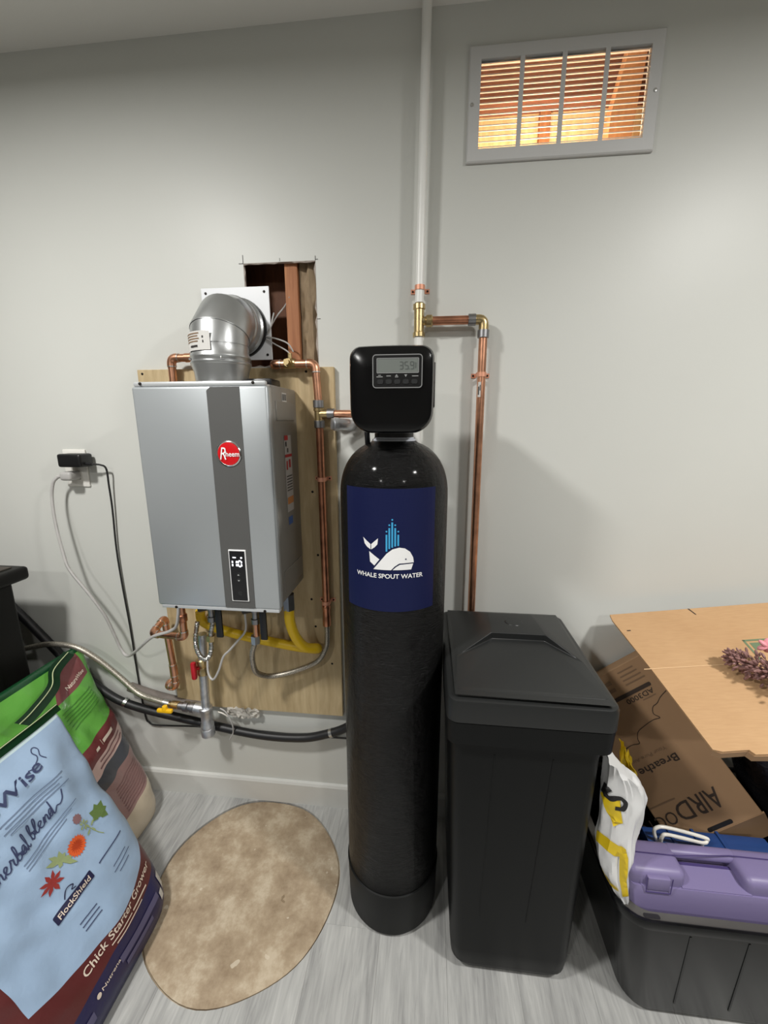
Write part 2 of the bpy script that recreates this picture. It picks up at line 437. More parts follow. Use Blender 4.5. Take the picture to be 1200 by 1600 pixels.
struct(O('ceiling', MB().box(FX0, FX1, FY0, W+.3, CEIL, CEIL+.1), 'ceiling', smooth=False))
struct(O('wall_left', MB().box(FX0-.1, FX0, FY0, W, -.02, CEIL), 'far_paint', smooth=False))
struct(O('wall_right', MB().box(FX1, FX1+.1, FY0, W, -.02, CEIL), 'far_paint', smooth=False))
struct(O('wall_front', MB().box(FX0-.1, FX1+.1, FY0-.1, FY0, -.02, CEIL), 'far_paint', smooth=False))
floor = struct(O('floor', MB().box(FX0, FX1, FY0, W+.02, -.06, -.009), 'concrete', smooth=False))
CX, CY, CR = -.535, .95, .284
def circ(n=72): return [(CX+CR*(1+.012*math.sin(3*a+1)+.008*math.sin(7*a))*math.cos(a), CY+CR*(1+.012*math.sin(3*a+1)+.008*math.sin(7*a))*math.sin(a)) for a in (2*PI*i/n for i in range(n))]
cutter = O('cutter', MB().prism(circ(), lambda a, b, t: Vector((a, b, t)), -.1, .1), 'concrete', smooth=False)
pw, pln = .182, 1.22
ncol = int((FX1-FX0)/pw)+1
for i in range(ncol):
    x0 = FX0+i*pw; x1 = min(x0+pw-.0003, FX1)
    y = FY0 - (.41*(i % 3))
    while y < W:
        a, b = max(y, FY0), min(y+pln-.0003, W)
        if b-a > .05 and x1-x0 > .02:
            o = O('plank', MB().box(x0, x1, a, b, -.0085, 0, .0003, 1), 'plank', floor, False)
            if x0 < CX+CR+.02 and x1 > CX-CR-.02 and a < CY+CR+.02 and b > CY-CR-.02:
                md = o.modifiers.new('cut', 'BOOLEAN'); md.object = cutter; md.operation = 'DIFFERENCE'; md.solver = 'EXACT'
                bpy.context.view_layer.update(); dg = bpy.context.evaluated_depsgraph_get()
                me = bpy.data.meshes.new_from_object(o.evaluated_get(dg)); o.modifiers.clear(); o.data = me
        y += pln
bpy.data.objects.remove(cutter)
def bb(x0, x1, y0, y1):
    m = MB(); prof = [(0, .0), (-.013, .0), (-.013, .083), (-.009, .091), (0, .093)]
    A = [m.bm.verts.new((x0, y1+a, b)) for a, b in prof]; B = [m.bm.verts.new((x1, y1+a, b)) for a, b in prof]
    m.bridge(A, B); m.bm.faces.new(A); m.bm.faces.new(B[::-1]); return m
struct(O('baseboard_back', bb(FX0, FX1, 0, W), 'trim', smooth=False))
# concrete disc in the floor
m = MB(); rings = []
pc = [(CX+(x-CX)*.985, CY+(y-CY)*.985) for x, y in circ()]
for k, z in ((1, -.009), (1, -.0035), (.985, -.0015), (.7, -.001), (.4, -.0015), (.1, -.001)):
    rings.append([Vector((CX+(x-CX)*k, CY+(y-CY)*k, z)) for x, y in pc])
tag(O('concrete_patch', m.loft(rings), 'concrete'), 'round tan concrete cover set into the grey plank floor', 'floor cover')
for px, py in ((-.60, 1.02), (-.70, 1.03)): pass

# ================================================================== VENT GRILLE
g = T('vent_grille', 'white wall grille with louvres, lit orange from inside', 'vent', (.305, W, 2.048))
gx0, gx1, gz0, gz1 = .079, .530, 2.048, 2.294; b_ = .029; yf = W-.010
m = MB(); outer = [(gx0, gz0), (gx1, gz0), (gx1, gz1), (gx0, gz1)]; inner = [(gx0+b_, gz0+b_), (gx1-b_, gz0+b_), (gx1-b_, gz1-b_), (gx0+b_, gz1-b_)]
oi_ = [(gx0+.003, gz0+.003), (gx1-.003, gz0+.003), (gx1-.003, gz1-.003), (gx0+.003, gz1-.003)]
m.loft([[Vector((x, W-.0005, z)) for x, z in outer], [Vector((x, yf+.003, z)) for x, z in outer], [Vector((x, yf, z)) for x, z in oi_], [Vector((x, yf, z)) for x, z in inner], [Vector((x, W+.006, z)) for x, z in inner]], cap=False)
O('frame', m, 'vent_white', g, False)
iw = gx1-gx0-2*b_
for k in (1, 2, 3):
    x = gx0+b_+iw*k/4; O('mullion', MB().box(x-.0055, x+.0055, yf+.0005, yf+.002, gz0+b_, gz1-b_), 'vent_white', g, False)
ns = 16; dz = (gz1-gz0-2*b_)/ns
for k in range(ns):
    z = gz0+b_+dz*(k+.35); m = MB(); P = []
    for y_, z_ in ((0, 0), (.004, .003), (.009, .005), (.013, .006)): P.append((yf+.002+y_, z+z_))
    A = [Vector((gx0+b_, y_, z_)) for y_, z_ in P]+[Vector((gx0+b_, y_, z_-.0012)) for y_, z_ in P[::-1]]
    B = [Vector((gx1-b_, p.y, p.z)) for p in A]
    O('slat', m.loft([A, B]), 'vent_white', g)
for x in (gx0+.010, gx1-.012): O('screw', MB().lathe([(.0045, 0), (.004, .0015), (.001, .0022)], (x, yf, 2.172), (0, -1, 0), 10), 'steel', g)

# ================================================================== PIPE HELPERS
def run(root, pts, r, bend, m='copper', fit=1.16, solder=True, names=('pipe', 'elbow')):
    P = [Vector(p) for p in pts]
    for i in range(len(P)-1):
        d = (P[i+1]-P[i]).normalized(); a = P[i]+d*(bend if i else 0); b = P[i+1]-d*(bend if i < len(P)-2 else 0)
        if (b-a).dot(d) > .002: O(names[0], MB().cyl(a, b, r, n=18), m, root)
    for i in range(1, len(P)-1):
        a = (P[i-1]-P[i]).normalized(); b = (P[i+1]-P[i]).normalized(); A, B = P[i]+a*bend, P[i]+b*bend
        pth = [A+a*.006]+[A*(1-t)**2+P[i]*2*t*(1-t)+B*t*t for t in (k/8 for k in range(9))]+[B+b*.006]
        o = O(names[1], MB().tube(pth, r*fit, 16, False), m, root)
        if solder:
            for q, d in ((A+a*.0045, a), (B+b*.0045, b)): O('solder_ring', MB().cyl(q, q+d*.003, r*fit*1.03, n=16), 'solder', o)
mat('strap_copper', (222, 160, 132), .5, .45)
def strap(root, x, y, z, r, wy=W, m='strap_copper'):
    ro, ri = r*1.10+.0008, r*1.02
    arc = lambda q: [(x+q*math.cos(PI*k/10), y-q*math.sin(PI*k/10)) for k in range(11)]
    pts = [(x+r+.014, wy-.0005), (x+r+.014, wy-.0025), (x+ro, wy-.0025)]+arc(ro)+[(x-ro, wy-.0025), (x-r-.014, wy-.0025), (x-r-.014, wy-.0005), (x-ri, wy-.0005)]+arc(ri)[::-1]+[(x+ri, wy-.0005)]
    mb = MB().prism(pts, lambda a, b, t_: Vector((a, b, z+t_)), -.006, .006)
    s_ = O('pipe_strap', mb, m, root)
    for sx in (-1, 1): O('screw', MB().lathe([(.0028, 0), (.0026, .002), (.001, .003)], (x+sx*(r+.0085), wy-.003, z), (0, -1, 0), 10), 'screw_dark', s_)
def nut(c, d, r, l, n=6):
    c, d = Vector(c), Vector(d).normalized(); return MB().cyl(c-d*l/2, c+d*l/2, r, n=n)
R22 = .0111
# white riser, brass tee, copper branch beside it
rs = T('water_riser', 'white water pipe dropping from the ceiling into a brass tee and copper branch', 'pipe', (-.03, 1.2, 0))
O('white_pipe', MB().cyl((-.0255, 1.205, CEIL), (-.0335, 1.205, 1.715), .0118, n=20), 'pipe_white', rs)
O('white_pipe', MB().cyl((-.0335, 1.205, 1.63), (-.034, 1.205, 1.20), .0118, n=20), 'pipe_white', rs)
m = MB().lathe([(.0135, -.040), (.0165, -.040), (.0165, -.030), (.0135, -.028), (.0135, .028), (.0165, .030), (.0165, .042), (.0135, .042)], (-.0335, 1.205, 1.669), (0, 0, 1), 24)
m.lathe([(.0115, 0), (.0115, .018), (.0155, .020), (.0155, .034), (.0125, .037), (.0115, .037)], (-.0335, 1.205, 1.669), (1, 0, 0), 20)
O('brass_tee', m, 'brass', rs)
O('copper_pipe', MB().cyl((0, 1.205, 1.669), (.098, 1.205, 1.669), .0113, n=20), 'copper_dark', rs)
O('push_collar', MB().lathe([(.0120, 0), (.0152, .001), (.0152, .020), (.0125, .021)], (.098, 1.205, 1.669), (1, 0, 0), 20), 'nut_grey', rs)
O('brass_elbow', MB().tube(fillet([(.117, 1.205, 1.669), (.140, 1.205, 1.669), (.140, 1.205, 1.642)], .014), .0130, 18, False), 'brass', rs)
O('push_collar', MB().lathe([(.0125, 0), (.0155, .001), (.0155, .020), (.0125, .021)], (.140, 1.205, 1.643), (0, 0, -1), 20), 'nut_grey', rs)
O('copper_pipe', MB().cyl((.140, 1.205, 1.625), (.1455, 1.205, .10), .0113, n=20), 'copper', rs)
strap(rs, -.0325, 1.205, 1.752, .0118); strap(rs, .1405, 1.205, 1.528, .0113)
fn = lambda a, b: Vector((.1408+.0117*math.sin(a/.0117), 1.205-.0117*math.cos(a/.0117), b))
O('pipe_sticker', decal([bar(-.011, 1.468, -.002, 1.508)], fn, .004), 'label_white', rs)
O('sticker_print', decal([bar(-.010, 1.474, -.0065, 1.496), bar(-.005, 1.485, -.003, 1.50)], lambda a, b: fn(a, b)+Vector((0, -.0006, 0)), .004), 'print_dark', rs)

# ================================================================== PLYWOOD BACK BOARD
tag(O('plywood_board', MB().box(-.888, -.278, 1.222, W-.0005, .397, 1.557, .001, 1), 'plywood', smooth=False), 'tall tan plywood sheet on the wall behind the water heater', 'board')
bd = bpy.data.objects['plywood_board']
for x, z in ((-.355, 1.19), (-.345, .985), (-.372, .832), (-.362, .735), (-.31, .60), (-.872, 1.545), (-.36, 1.545)):
    O('screw', MB().lathe([(.004, 0), (.0035, .001), (.001, .0015)], (x, 1.222, z), (0, -1, 0), 8), 'screw_dark', bd)
# ================================================================== FLUE
pt = T('flue_plate', 'square white wall plate around the flue elbow', 'plate', (-.56, W, 1.58))
O('plate', MB().box(-.664, -.461, 1.228, 1.232, 1.580, 1.778, .001, 1), 'plate_white', pt, False)
for x in (-.650, -.475):
    for z in (1.594, 1.764): O('screw', MB().lathe([(.004, 0), (.0035, .0015), (.001, .002)], (x, 1.228, z), (0, -1, 0), 8), 'screw_dark', pt)
fl = T('flue_elbow', 'galvanised flue elbow rising from the heater into the white plate', 'flue', (-.555, 1.10, 1.5))
FXc, FYc, FR = -.555, 1.10, .0735
O('adapter', MB().lathe([(.066, 1.497), (.068, 1.515), (.069, 1.528), (FR+.001, 1.545), (FR+.0015, 1.552)], (FXc, FYc, 0), n=40, cap=False), 'flue_metal', fl)
O('collar', MB().lathe([(FR, 1.545), (FR+.003, 1.549), (FR+.003, 1.553), (FR, 1.556), (FR, 1.562), (FR+.003, 1.566), (FR+.002, 1.571), (FR-.001, 1.576), (FR-.001, 1.597)], (FXc, FYc, 0), n=40, cap=False), 'flue_metal', fl)
cen = Vector((FXc, FYc+.070, 1.597)); rb = .070
def sect(th, r=FR):
    c = cen+Vector((0, -rb*math.cos(th), rb*math.sin(th))); ra = Vector((0, -math.cos(th), math.sin(th)))
    return [c+Vector((1, 0, 0))*r*math.cos(a)+ra*r*math.sin(a) for a in (2*PI*i/40 for i in range(40))]
angs = [0, 23, 66, 88]
for i in range(3):
    a0, a1 = math.radians(angs[i]), math.radians(angs[i+1])
    O('elbow_gore', MB().loft([sect(a0, FR+.0012*(i % 2)), sect(a0+.02, FR+.0016*(i % 2)), sect(a1-.02, FR+.0016*(i % 2)), sect(a1, FR)], cap=False), 'flue_metal', fl)
O('wall_collar', MB().lathe([(FR, 1.168), (FR+.003, 1.172), (FR+.003, 1.180), (FR+.001, 1.186), (FR+.001, 1.204), (FR+.006, 1.208), (FR+.006, 1.214), (FR+.001, 1.218), (FR+.001, 1.228)], (FXc, 0, 1.667), (0, 1, 0), 40, cap=False), 'flue_metal', fl)
O('seal_ring', MB().lathe([(FR+.0005, 1.219), (FR+.009, 1.220), (FR+.009, 1.2275), (FR+.0005, 1.2278)], (FXc, 0, 1.667), (0, 1, 0), 40, cap=False), 'black_rubber', fl)
fcy = lambda off: (lambda a, b: Vector((FXc+(FR+off)*math.sin(a/FR), FYc-(FR+off)*math.cos(a/FR), b)))
lab = O('label_sticker', decal([bar(-.092, 1.577, .012, 1.622)], fcy(.0015), .01), 'label_white', fl, label='white printed sticker')
O('label_print', decal([bar(-.088, 1.615-.0062*k, -.016-.004*(k % 2), 1.6178-.0062*k) for k in range(4)], fcy(.0022), .01), 'print_faint', lab)
O('label_print', decal([bar(-.050, 1.584, -.022, 1.589), bar(-.008, 1.605, -.004, 1.610), bar(-.007, 1.594, -.004, 1.600)], fcy(.0022), .01), 'print_dark', lab)
for a in (-.07, .035): O('screw', MB().ball(fcy(.003)(a, 1.560), .003), 'chrome', fl)

# ================================================================== TANKLESS WATER HEATER
hw = T('water_heater', 'silver tankless water heater with dark stripe hung on plywood', 'water heater', (-.57, 1.222, .9))
X0, X1, HZB, HZT = -.748, -.392, .898, 1.489
cs = O('casing', MB().box(X0+.004, X1-.002, 1.022, 1.2215, HZB+.006, HZT+.004, .006), 'casing_grey', hw)
O('front_cover', MB().box(X0, X1, .998, 1.028, HZB, HZT, .007, 3), 'silver_paint', hw)
O('top_flange', MB().box(X0+.006, X1-.004, .999, 1.012, HZT-.001, HZT+.011, .004), 'flange', hw)
O('bottom_flange', MB().box(X0+.010, X1-.004, .999, 1.018, HZB-.008, HZB+.002, .002), 'flange', hw)
for x, z in ((-.722, HZT+.006), (-.428, HZT+.006), (-.695, HZB-.004), (-.437, HZB-.004)):
    O('screw', MB().lathe([(.0042, 0), (.0035, .0025), (.001, .003)], (x, .999, z), (0, -1, 0), 8), 'screw_dark', hw)
sx0, sx1 = -.548, -.463
O('dark_stripe', MB().prism([(sx0, HZB+.004), (sx1, HZB+.004), (sx1, HZT-.003), (sx0+.010, HZT-.003), (sx0, HZT-.012)], lambda a, b, t_: Vector((a, t_, b)), .9968, 1.0), 'stripe_grey', hw, False)
bg = O('badge', MB().lathe([(.0325, 0), (.0325, .002), (.0300, .0035), (.0285, .0028)], (-.502, .9968, 1.323), (0, -1, 0), 36), 'chrome', hw, label='round red badge with silver rim')
O('badge_face', MB().lathe([(.0288, 0), (.0288, .0032), (.02, .0045), (.005, .0050)], (-.502, .9968, 1.323), (0, -1, 0), 36), 'badge_red', bg)
fr = FRONT(.9916)
def sw(cx, cz, k, pts): return [(cx+a*k, cz+b*k) for a, b in pts]
O('badge_lettering', join(text_bm('R', .0165, .031, fr, (-.5155, 1.3085), .0, .25), text_bm('heem', .036, .0125, fr, (-.4905, 1.3165), .012)), 'white_print', bg, False)
cp = O('control_panel', MB().box(-.5258, -.4777, .9935, .9975, .9222, 1.0693, .001, 1), 'white_print', hw, False, label='black glass control panel with white border')
O('panel_glass', MB().box(-.5228, -.4807, .9925, .9968, .9255, 1.0660), 'glass_black', cp, False)
fp = FRONT(.9925, .0006)
seg7 = {'0': 'abcdef', '1': 'bc', '3': 'abgcd', '5': 'afgcd', '9': 'abfgcd'}
def digit(ch, x, z, w_, h_, t_):
    q = {'a': bar(x+t_, z+h_-t_, x+w_-t_, z+h_), 'g': bar(x+t_, z+h_/2-t_/2, x+w_-t_, z+h_/2+t_/2), 'd': bar(x+t_, z, x+w_-t_, z+t_),
         'f': bar(x, z+h_/2+t_*.4, x+t_, z+h_-t_*.6), 'b': bar(x+w_-t_, z+h_/2+t_*.4, x+w_, z+h_-t_*.6), 'e': bar(x, z+t_*.6, x+t_, z+h_/2-t_*.4), 'c': bar(x+w_-t_, z+t_*.6, x+w_, z+h_/2-t_*.4)}
    return [q[s_] for s_ in seg7[ch]]
dp = digit('1', -.5235, 1.022, .010, .019, .0036)+digit('1', -.5120, 1.022, .010, .019, .0036)+digit('0', -.5010, 1.022, .0125, .019, .0036)
O('led_digits', decal(dp+[bar(-.514, 1.047, -.505, 1.050), disc(-.490, 1.048, .0026, 8)], fp, 1), 'led', cp, False)
for z in (1.000, .984, .946):
    bt = O('button', MB().lathe([(.0062, 0), (.0058, .0008), (.001, .001)], (-.5005, .9925, z), (0, -1, 0), 16), 'key_grey', cp)
    if z > .95:
        s_ = 1 if z > .99 else -1
        O('button_mark', decal([[(-.5005-.003, z-.0015*s_), (-.5005+.003, z-.0015*s_), (-.5005, z+.0025*s_)]], FRONT(.9912), 1), 'led_dim', bt, False)
# right-hand side pressings and stickers
fs = onplane((X1-.002, 0, 0), (0, 1, 0), (0, 0, 1), (1, 0, 0), .0008)
def side_box(y0, y1, z0, z1, d): return MB().box(X1-.004, X1-.002+d, y0, y1, z0, z1, .0012, 1)
O('side_panel', side_box(1.05, 1.19, 1.405, 1.455, .003), 'casing_grey', cs)
O('side_panel', side_box(1.045, 1.20, .93, .99, .002), 'casing_grey', cs)
sl = O('side_label', decal([bar(1.10, 1.455, 1.135, 1.478)], fs, 1), 'label_white', cs, False)
O('label_print', decal([bar(1.103+.008*k, 1.458, 1.107+.008*k, 1.475) for k in range(4)], onplane((X1-.002, 0, 0), (0, 1, 0), (0, 0, 1), (1, 0, 0), .0016), 1), 'print_dark', sl, False)
sl = O('side_label', decal([bar(1.10, 1.15, 1.155, 1.365)], fs, 1), mat('label_grey', (182, 178, 174), .5), cs, False)
f2_ = onplane((X1-.002, 0, 0), (0, 1, 0), (0, 0, 1), (1, 0, 0), .0016)
O('label_print', decal([bar(1.10, 1.352, 1.128, 1.365), bar(1.10, 1.305, 1.155, 1.313), bar(1.108, 1.270, 1.118, 1.295), bar(1.128, 1.275, 1.142, 1.298)], f2_, 1), 'print_red', sl, False)
O('label_print', decal([bar(1.106, 1.335, 1.116, 1.348), bar(1.118, 1.318, 1.128, 1.33)]+[bar(1.105, 1.25-.008*k, 1.15, 1.253-.008*k) for k in range(6)], f2_, 1), 'print_dark', sl, False)
O('label_print', decal([bar(1.104, 1.172, 1.152, 1.192)], f2_, 1), 'print_orange', sl, False)
O('side_label', decal([bar(1.105, 1.112, 1.14, 1.135)], fs, 1), 'print_blue', cs, False)
O('conduit_box', MB().box(-.50, -.42, 1.10, 1.17, HZT+.004, HZT+.026, .004), 'black_plastic', hw)
# valves under the heater
def iso_valve(x, lab, tip):
    r = T('isolation_valve', lab, 'valve', (x, 1.10, HZB))
    O('union', MB().cyl((x, 1.10, HZB+.008), (x, 1.10, HZB-.032), .021, n=8), 'blue_seal', r)
    O('valve_body', MB().lathe([(.012, -.028), (.015, -.034), (.015, -.055), (.011, -.060), (.011, -.078), (.0145, -.080), (.0145, -.095), (.010, -.098)], (x, 1.10, HZB), n=18), 'nut_grey', r)
    O('drain_port', MB().cyl((x-.004, 1.10, HZB-.045), (x-.036, 1.092, HZB-.050), .014, n=12), 'black_plastic', r)
    O('lever', MB().box(x+.020, x+.042, 1.078, 1.087, HZB-.140, HZB-.008, .004), 'black_plastic', r)
    O('lever_tip', MB().box(x+.034, x+.047, 1.0765, 1.0885, HZB-.046, HZB-.014, .003), tip, r)
    O('stem', MB().cyl((x, 1.10, HZB-.045), (x+.028, 1.085, HZB-.045), .006, n=10), 'steel', r)
iso_valve(-.652, 'black levered valve with red tip under the heater, left one', 'red_handle')
iso_valve(-.512, 'black levered valve with orange tip under the heater, right one', mat('orange_tip', (196, 120, 44), .4))

# ================================================================== COPPER AROUND THE HEATER
cl = T('copper_pipe_run', 'copper pipe bending over the top left of the heater', 'pipe', (-.757, 1.195, 1.0))
run(cl, [(-.757, 1.196, 1.03), (-.757, 1.196, 1.585), (-.600, 1.196, 1.585)], R22, .018)
O('coupling', MB().cyl((-.712, 1.196, 1.585), (-.690, 1.196, 1.585), R22*1.15, n=16), 'copper', cl)
run(cl, [(-.757, 1.196, 1.04), (-.757, 1.196, 1.0), (-.757, 1.2215, 1.0)], R22, .014)
cr = T('copper_pipe_run', 'copper pipe dropping down plywood right of the heater with brass tee', 'pipe', (-.32, 1.2, .82))
run(cr, [(-.449, 1.236, 1.563), (-.449, 1.196, 1.563), (-.325, 1.196, 1.563), (-.3195, 1.196, 1.462)], R22, .017)
m = MB().lathe([(.012, -.016), (.0135, -.016), (.0135, .016), (.012, .016)], (-.398, 1.196, 1.564), (1, 0, 0), 16)
m.cyl((-.398, 1.196, 1.564), (-.398, 1.172, 1.564), .011, n=12).cyl((-.398, 1.172, 1.564), (-.398, 1.160, 1.564), .008, n=12).cyl((-.398, 1.196, 1.57), (-.398, 1.196, 1.592), .006, n=10)
O('small_valve', m, 'brass', cr)
m = MB().cyl((-.3195, 1.196, 1.462), (-.3185, 1.196, 1.385), .0128, n=18).cyl((-.319, 1.196, 1.424), (-.288, 1.196, 1.424), .0125, n=18)
m.lathe([(.0128, -.005), (.0150, -.004), (.0150, .004), (.0128, .005)], (-.319, 1.196, 1.436), n=18)
O('brass_tee', m, 'brass', cr)
for c, d in (((-.3195, 1.196, 1.452), (0, 0, 1)), ((-.3185, 1.196, 1.395), (0, 0, 1)), ((-.283, 1.196, 1.424), (1, 0, 0))):
    c = Vector(c); d = Vector(d); O('push_collar', MB().lathe([(.0125, -.011), (.0155, -.010), (.0155, .010), (.0125, .011)], c, d, 20), 'nut_grey', cr)
O('pipe', MB().cyl((-.3185, 1.196, 1.386), (-.3165, 1.196, .822), R22, n=18), 'copper_dark', cr)
run(cr, [(-.274, 1.196, 1.424), (-.120, 1.196, 1.424), (-.120, 1.05, 1.424)], R22, .018)
strap(cr, -.318, 1.196, 1.233, R22, 1.222); strap(cr, -.317, 1.196, .835, R22, 1.222)
O('coupling', MB().lathe([(.0122, 0), (.0135, .002), (.0135, .012), (.0122, .014), (.0122, .045), (.0132, .047), (.0132, .07), (.011, .072)], (-.3165, 1.196, .826), (0, 0, -1), 18), 'copper_dark', cr)
fx = T('braided_hose', 'grey braided hose looping from the copper drop to the right heater valve', 'hose', (-.43, 1.17, .58))
O('hose', MB().tube([(-.3165, 1.196, .755), (-.3165, 1.194, .715), (-.322, 1.19, .675), (-.352, 1.185, .628), (-.425, 1.18, .592), (-.488, 1.17, .577), (-.520, 1.15, .588), (-.536, 1.12, .625), (-.535, 1.105, .69), (-.520, 1.10, .735)], .0085, 12), 'braid', fx)
O('ferrule', nut((-.517, 1.10, .748), (0, 0, 1), .0145, .026, 6), 'steel', fx, False)
O('copper_stub', MB().cyl((-.513, 1.10, .76), (-.512, 1.10, .81), .010, n=14), 'copper', fx)
# loop low on the left
lo = T('copper_pipe_run', 'copper pipe loop at the lower left corner of the heater', 'pipe', (-.83, 1.16, .5))
run(lo, [(-.757, 1.11, .893), (-.757, 1.11, .735), (-.873, 1.12, .735), (-.873, 1.185, .757), (-.866, 1.19, .56), (-.866, 1.19, .492), (-.898, 1.19, .492), (-.898, W-.001, .50)], R22, .0155)
O('union_nut', nut((-.757, 1.11, .865), (0, 0, 1), .020, .028, 6), 'brass', lo, False)
O('coupling', MB().lathe([(.0128, 0), (.0145, .002), (.0145, .022), (.0128, .024)], (-.757, 1.11, .790), n=18), 'copper_dark', lo)
# yellow gas line
ga = T('gas_hose', 'yellow gas hose curving behind the valves under the heater', 'hose', (-.5, 1.16, .7))
O('fitting', nut((-.412, 1.12, .868), (0, 0, 1), .018, .05, 6), 'nut_grey', ga, False)
O('hose', MB().tube([(-.413, 1.12, .85), (-.412, 1.12, .80), (-.400, 1.13, .745), (-.378, 1.15, .700), (-.350, 1.185, .678), (-.362, 1.196, .668), (-.43, 1.198, .672), (-.56, 1.198, .692), (-.67, 1.198, .715), (-.742, 1.196, .745), (-.742, 1.185, .79)], .0155, 14), 'yellow_pipe', ga)
# galvanised gas column
gc = T('gas_valve_column', 'galvanised gas pipe column with red and yellow valve handles', 'pipe', (-.748, 1.185, .34))
m = MB().cyl((-.735, 1.17, .715), (-.742, 1.17, .615), .0145, n=16).cyl((-.745, 1.17, .575), (-.749, 1.17, .435), .0145, n=16)
O('pipe', m, 'galvanised', gc)
O('valve_body', MB().lathe([(.014, 0), (.019, .004), (.019, .018), (.014, .030), (.019, .044), (.019, .058), (.014, .062)], (-.744, 1.17, .563), n=10), 'brass', gc)
O('handle', MB().box(-.772, -.755, 1.140, 1.156, .558, .622, .006).cyl((-.757, 1.165, .592), (-.765, 1.145, .592), .007, n=10), 'red_handle', gc, label='red lever')
O('pipe_tee', MB().lathe([(.019, 0), (.0222, .003), (.0222, .014), (.0190, .018), (.0190, .064), (.0222, .068), (.0222, .080), (.019, .083)], (-.750, 1.17, .355), n=18).cyl((-.750, 1.17, .425), (-.790, 1.17, .430), .0175, n=16), 'galvanised', gc)
O('cap', MB().lathe([(.023, 0), (.023, .024), (.018, .03)], (-.750, 1.17, .327), n=16), 'galvanised', gc)
O('nipple', MB().lathe([(.014, 0), (.0185, .004), (.0185, .016), (.0145, .018), (.0145, .026), (.018, .028), (.018, .042), (.0125, .044), (.0125, .066)], (-.786, 1.17, .43), (-1, 0, .06), 14), 'nut_grey', gc)
O('valve_body', MB().lathe([(.010, 0), (.014, .003), (.014, .028), (.009, .032), (.009, .04)], (-.846, 1.17, .434), (-1, 0, .05), 12), 'brass', gc)
O('handle', MB().box(-.908, -.852, 1.132, 1.146, .428, .442, .005).lathe([(.010, 0), (.008, .012)], (-.880, 1.14, .44), n=10), 'yellow_handle', gc, label='yellow lever')
cf = T('corrugated_hose', 'shiny corrugated steel hose hanging in a small loop under heater', 'hose', (-.70, 1.13, .66))
pts = catmull([Vector(p) for p in [(-.733, 1.15, .77), (-.737, 1.135, .715), (-.728, 1.125, .678), (-.708, 1.12, .656), (-.688, 1.12, .664), (-.676, 1.12, .70), (-.668, 1.11, .75), (-.650, 1.10, .80)]], 14)
O('hose', MB().tube(pts, lambda k: .0072+.0011*math.sin(k*2*PI*42), 10, False), 'steel', cf)
O('nut', nut((-.672, 1.115, .735), (.15, 0, 1), .0135, .02), 'brass', cf, False)
cw = tag(O('condensate_wire', MB().tube([(-.550, 1.10, .893), (-.545, 1.10, .82), (-.548, 1.10, .775), (-.575, 1.10, .74), (-.605, 1.10, .705), (-.628, 1.10, .68), (-.648, 1.10, .63), (-.670, 1.10, .597), (-.690, 1.11, .615), (-.693, 1.12, .665)], .0034, 8), 'cord_grey'), 'thin grey wire drooping from under the middle of heater', 'wire')
# ================================================================== WALL OUTLET, PLUGS, CORDS
ou = T('wall_outlet', 'white double wall outlet left of the heater', 'outlet', (-1.155, W, 1.19))
O('cover_plate', MB().box(-1.196, -1.115, W-.006, W-.0003, 1.192, 1.315, .003), 'outlet_white', ou)
for z in (1.277, 1.231):
    rc = O('receptacle', MB().box(-1.172, -1.139, W-.008, W-.005, z-.014, z+.014, .004), 'outlet_white', ou)
    O('slot', MB().box(-1.164, -1.162, W-.0085, W-.0065, z-.002, z+.007).box(-1.150, -1.148, W-.0085, W-.0065, z-.002, z+.006), 'outlet_slot', rc, False)
ad = T('power_adapter', 'black plug-in power adapter in the upper wall socket', 'adapter', (-1.14, W-.008, 1.285))
O('adapter_body', MB().box(-1.166, -1.085, 1.178, W-.009, 1.262, 1.304, .007, 3), 'black_plastic', ad)
O('strain_relief', MB().cyl((-1.086, 1.20, 1.272), (-1.068, 1.202, 1.271), .0045, n=10), 'black_plastic', ad)
O('cable', MB().tube([(-1.070, 1.202, 1.271), (-1.045, 1.210, 1.268), (-1.032, 1.216, 1.255), (-1.036, 1.222, 1.20), (-1.041, 1.228, 1.12), (-1.050, 1.231, .98), (-1.049, 1.232, .85), (-1.044, 1.234, .68), (-1.043, 1.235, .50), (-1.036, 1.235, .33), (-1.024, 1.235, .298), (-.99, 1.235, .288), (-.84, 1.235, .296), (-.67, 1.235, .300), (-.48, 1.235, .296), (-.27, 1.235, .297), (-.12, 1.235, .305)], .0030, 7), 'cable_black', ad)
pg = T('electric_cable', 'grey power cord from lower socket looping to the heater', 'cord', (-1.15, W-.008, 1.23))
O('plug', MB().box(-1.176, -1.136, 1.186, W-.009, 1.218, 1.246, .008, 3).cyl((-1.17, 1.20, 1.232), (-1.19, 1.196, 1.230), .006, n=10), 'cord_grey', pg)
O('cord', MB().tube([(-1.185, 1.196, 1.231), (-1.203, 1.19, 1.21), (-1.212, 1.185, 1.16), (-1.205, 1.175, 1.08), (-1.186, 1.165, .98), (-1.168, 1.16, .925), (-1.12, 1.165, .845), (-1.078, 1.17, .765), (-1.054, 1.172, .69), (-1.036, 1.17, .640), (-1.006, 1.16, .622), (-.945, 1.13, .665), (-.86, 1.10, .735), (-.79, 1.09, .765), (-.755, 1.08, .80), (-.74, 1.08, .893)], .0048, 9), 'cord_grey', pg)
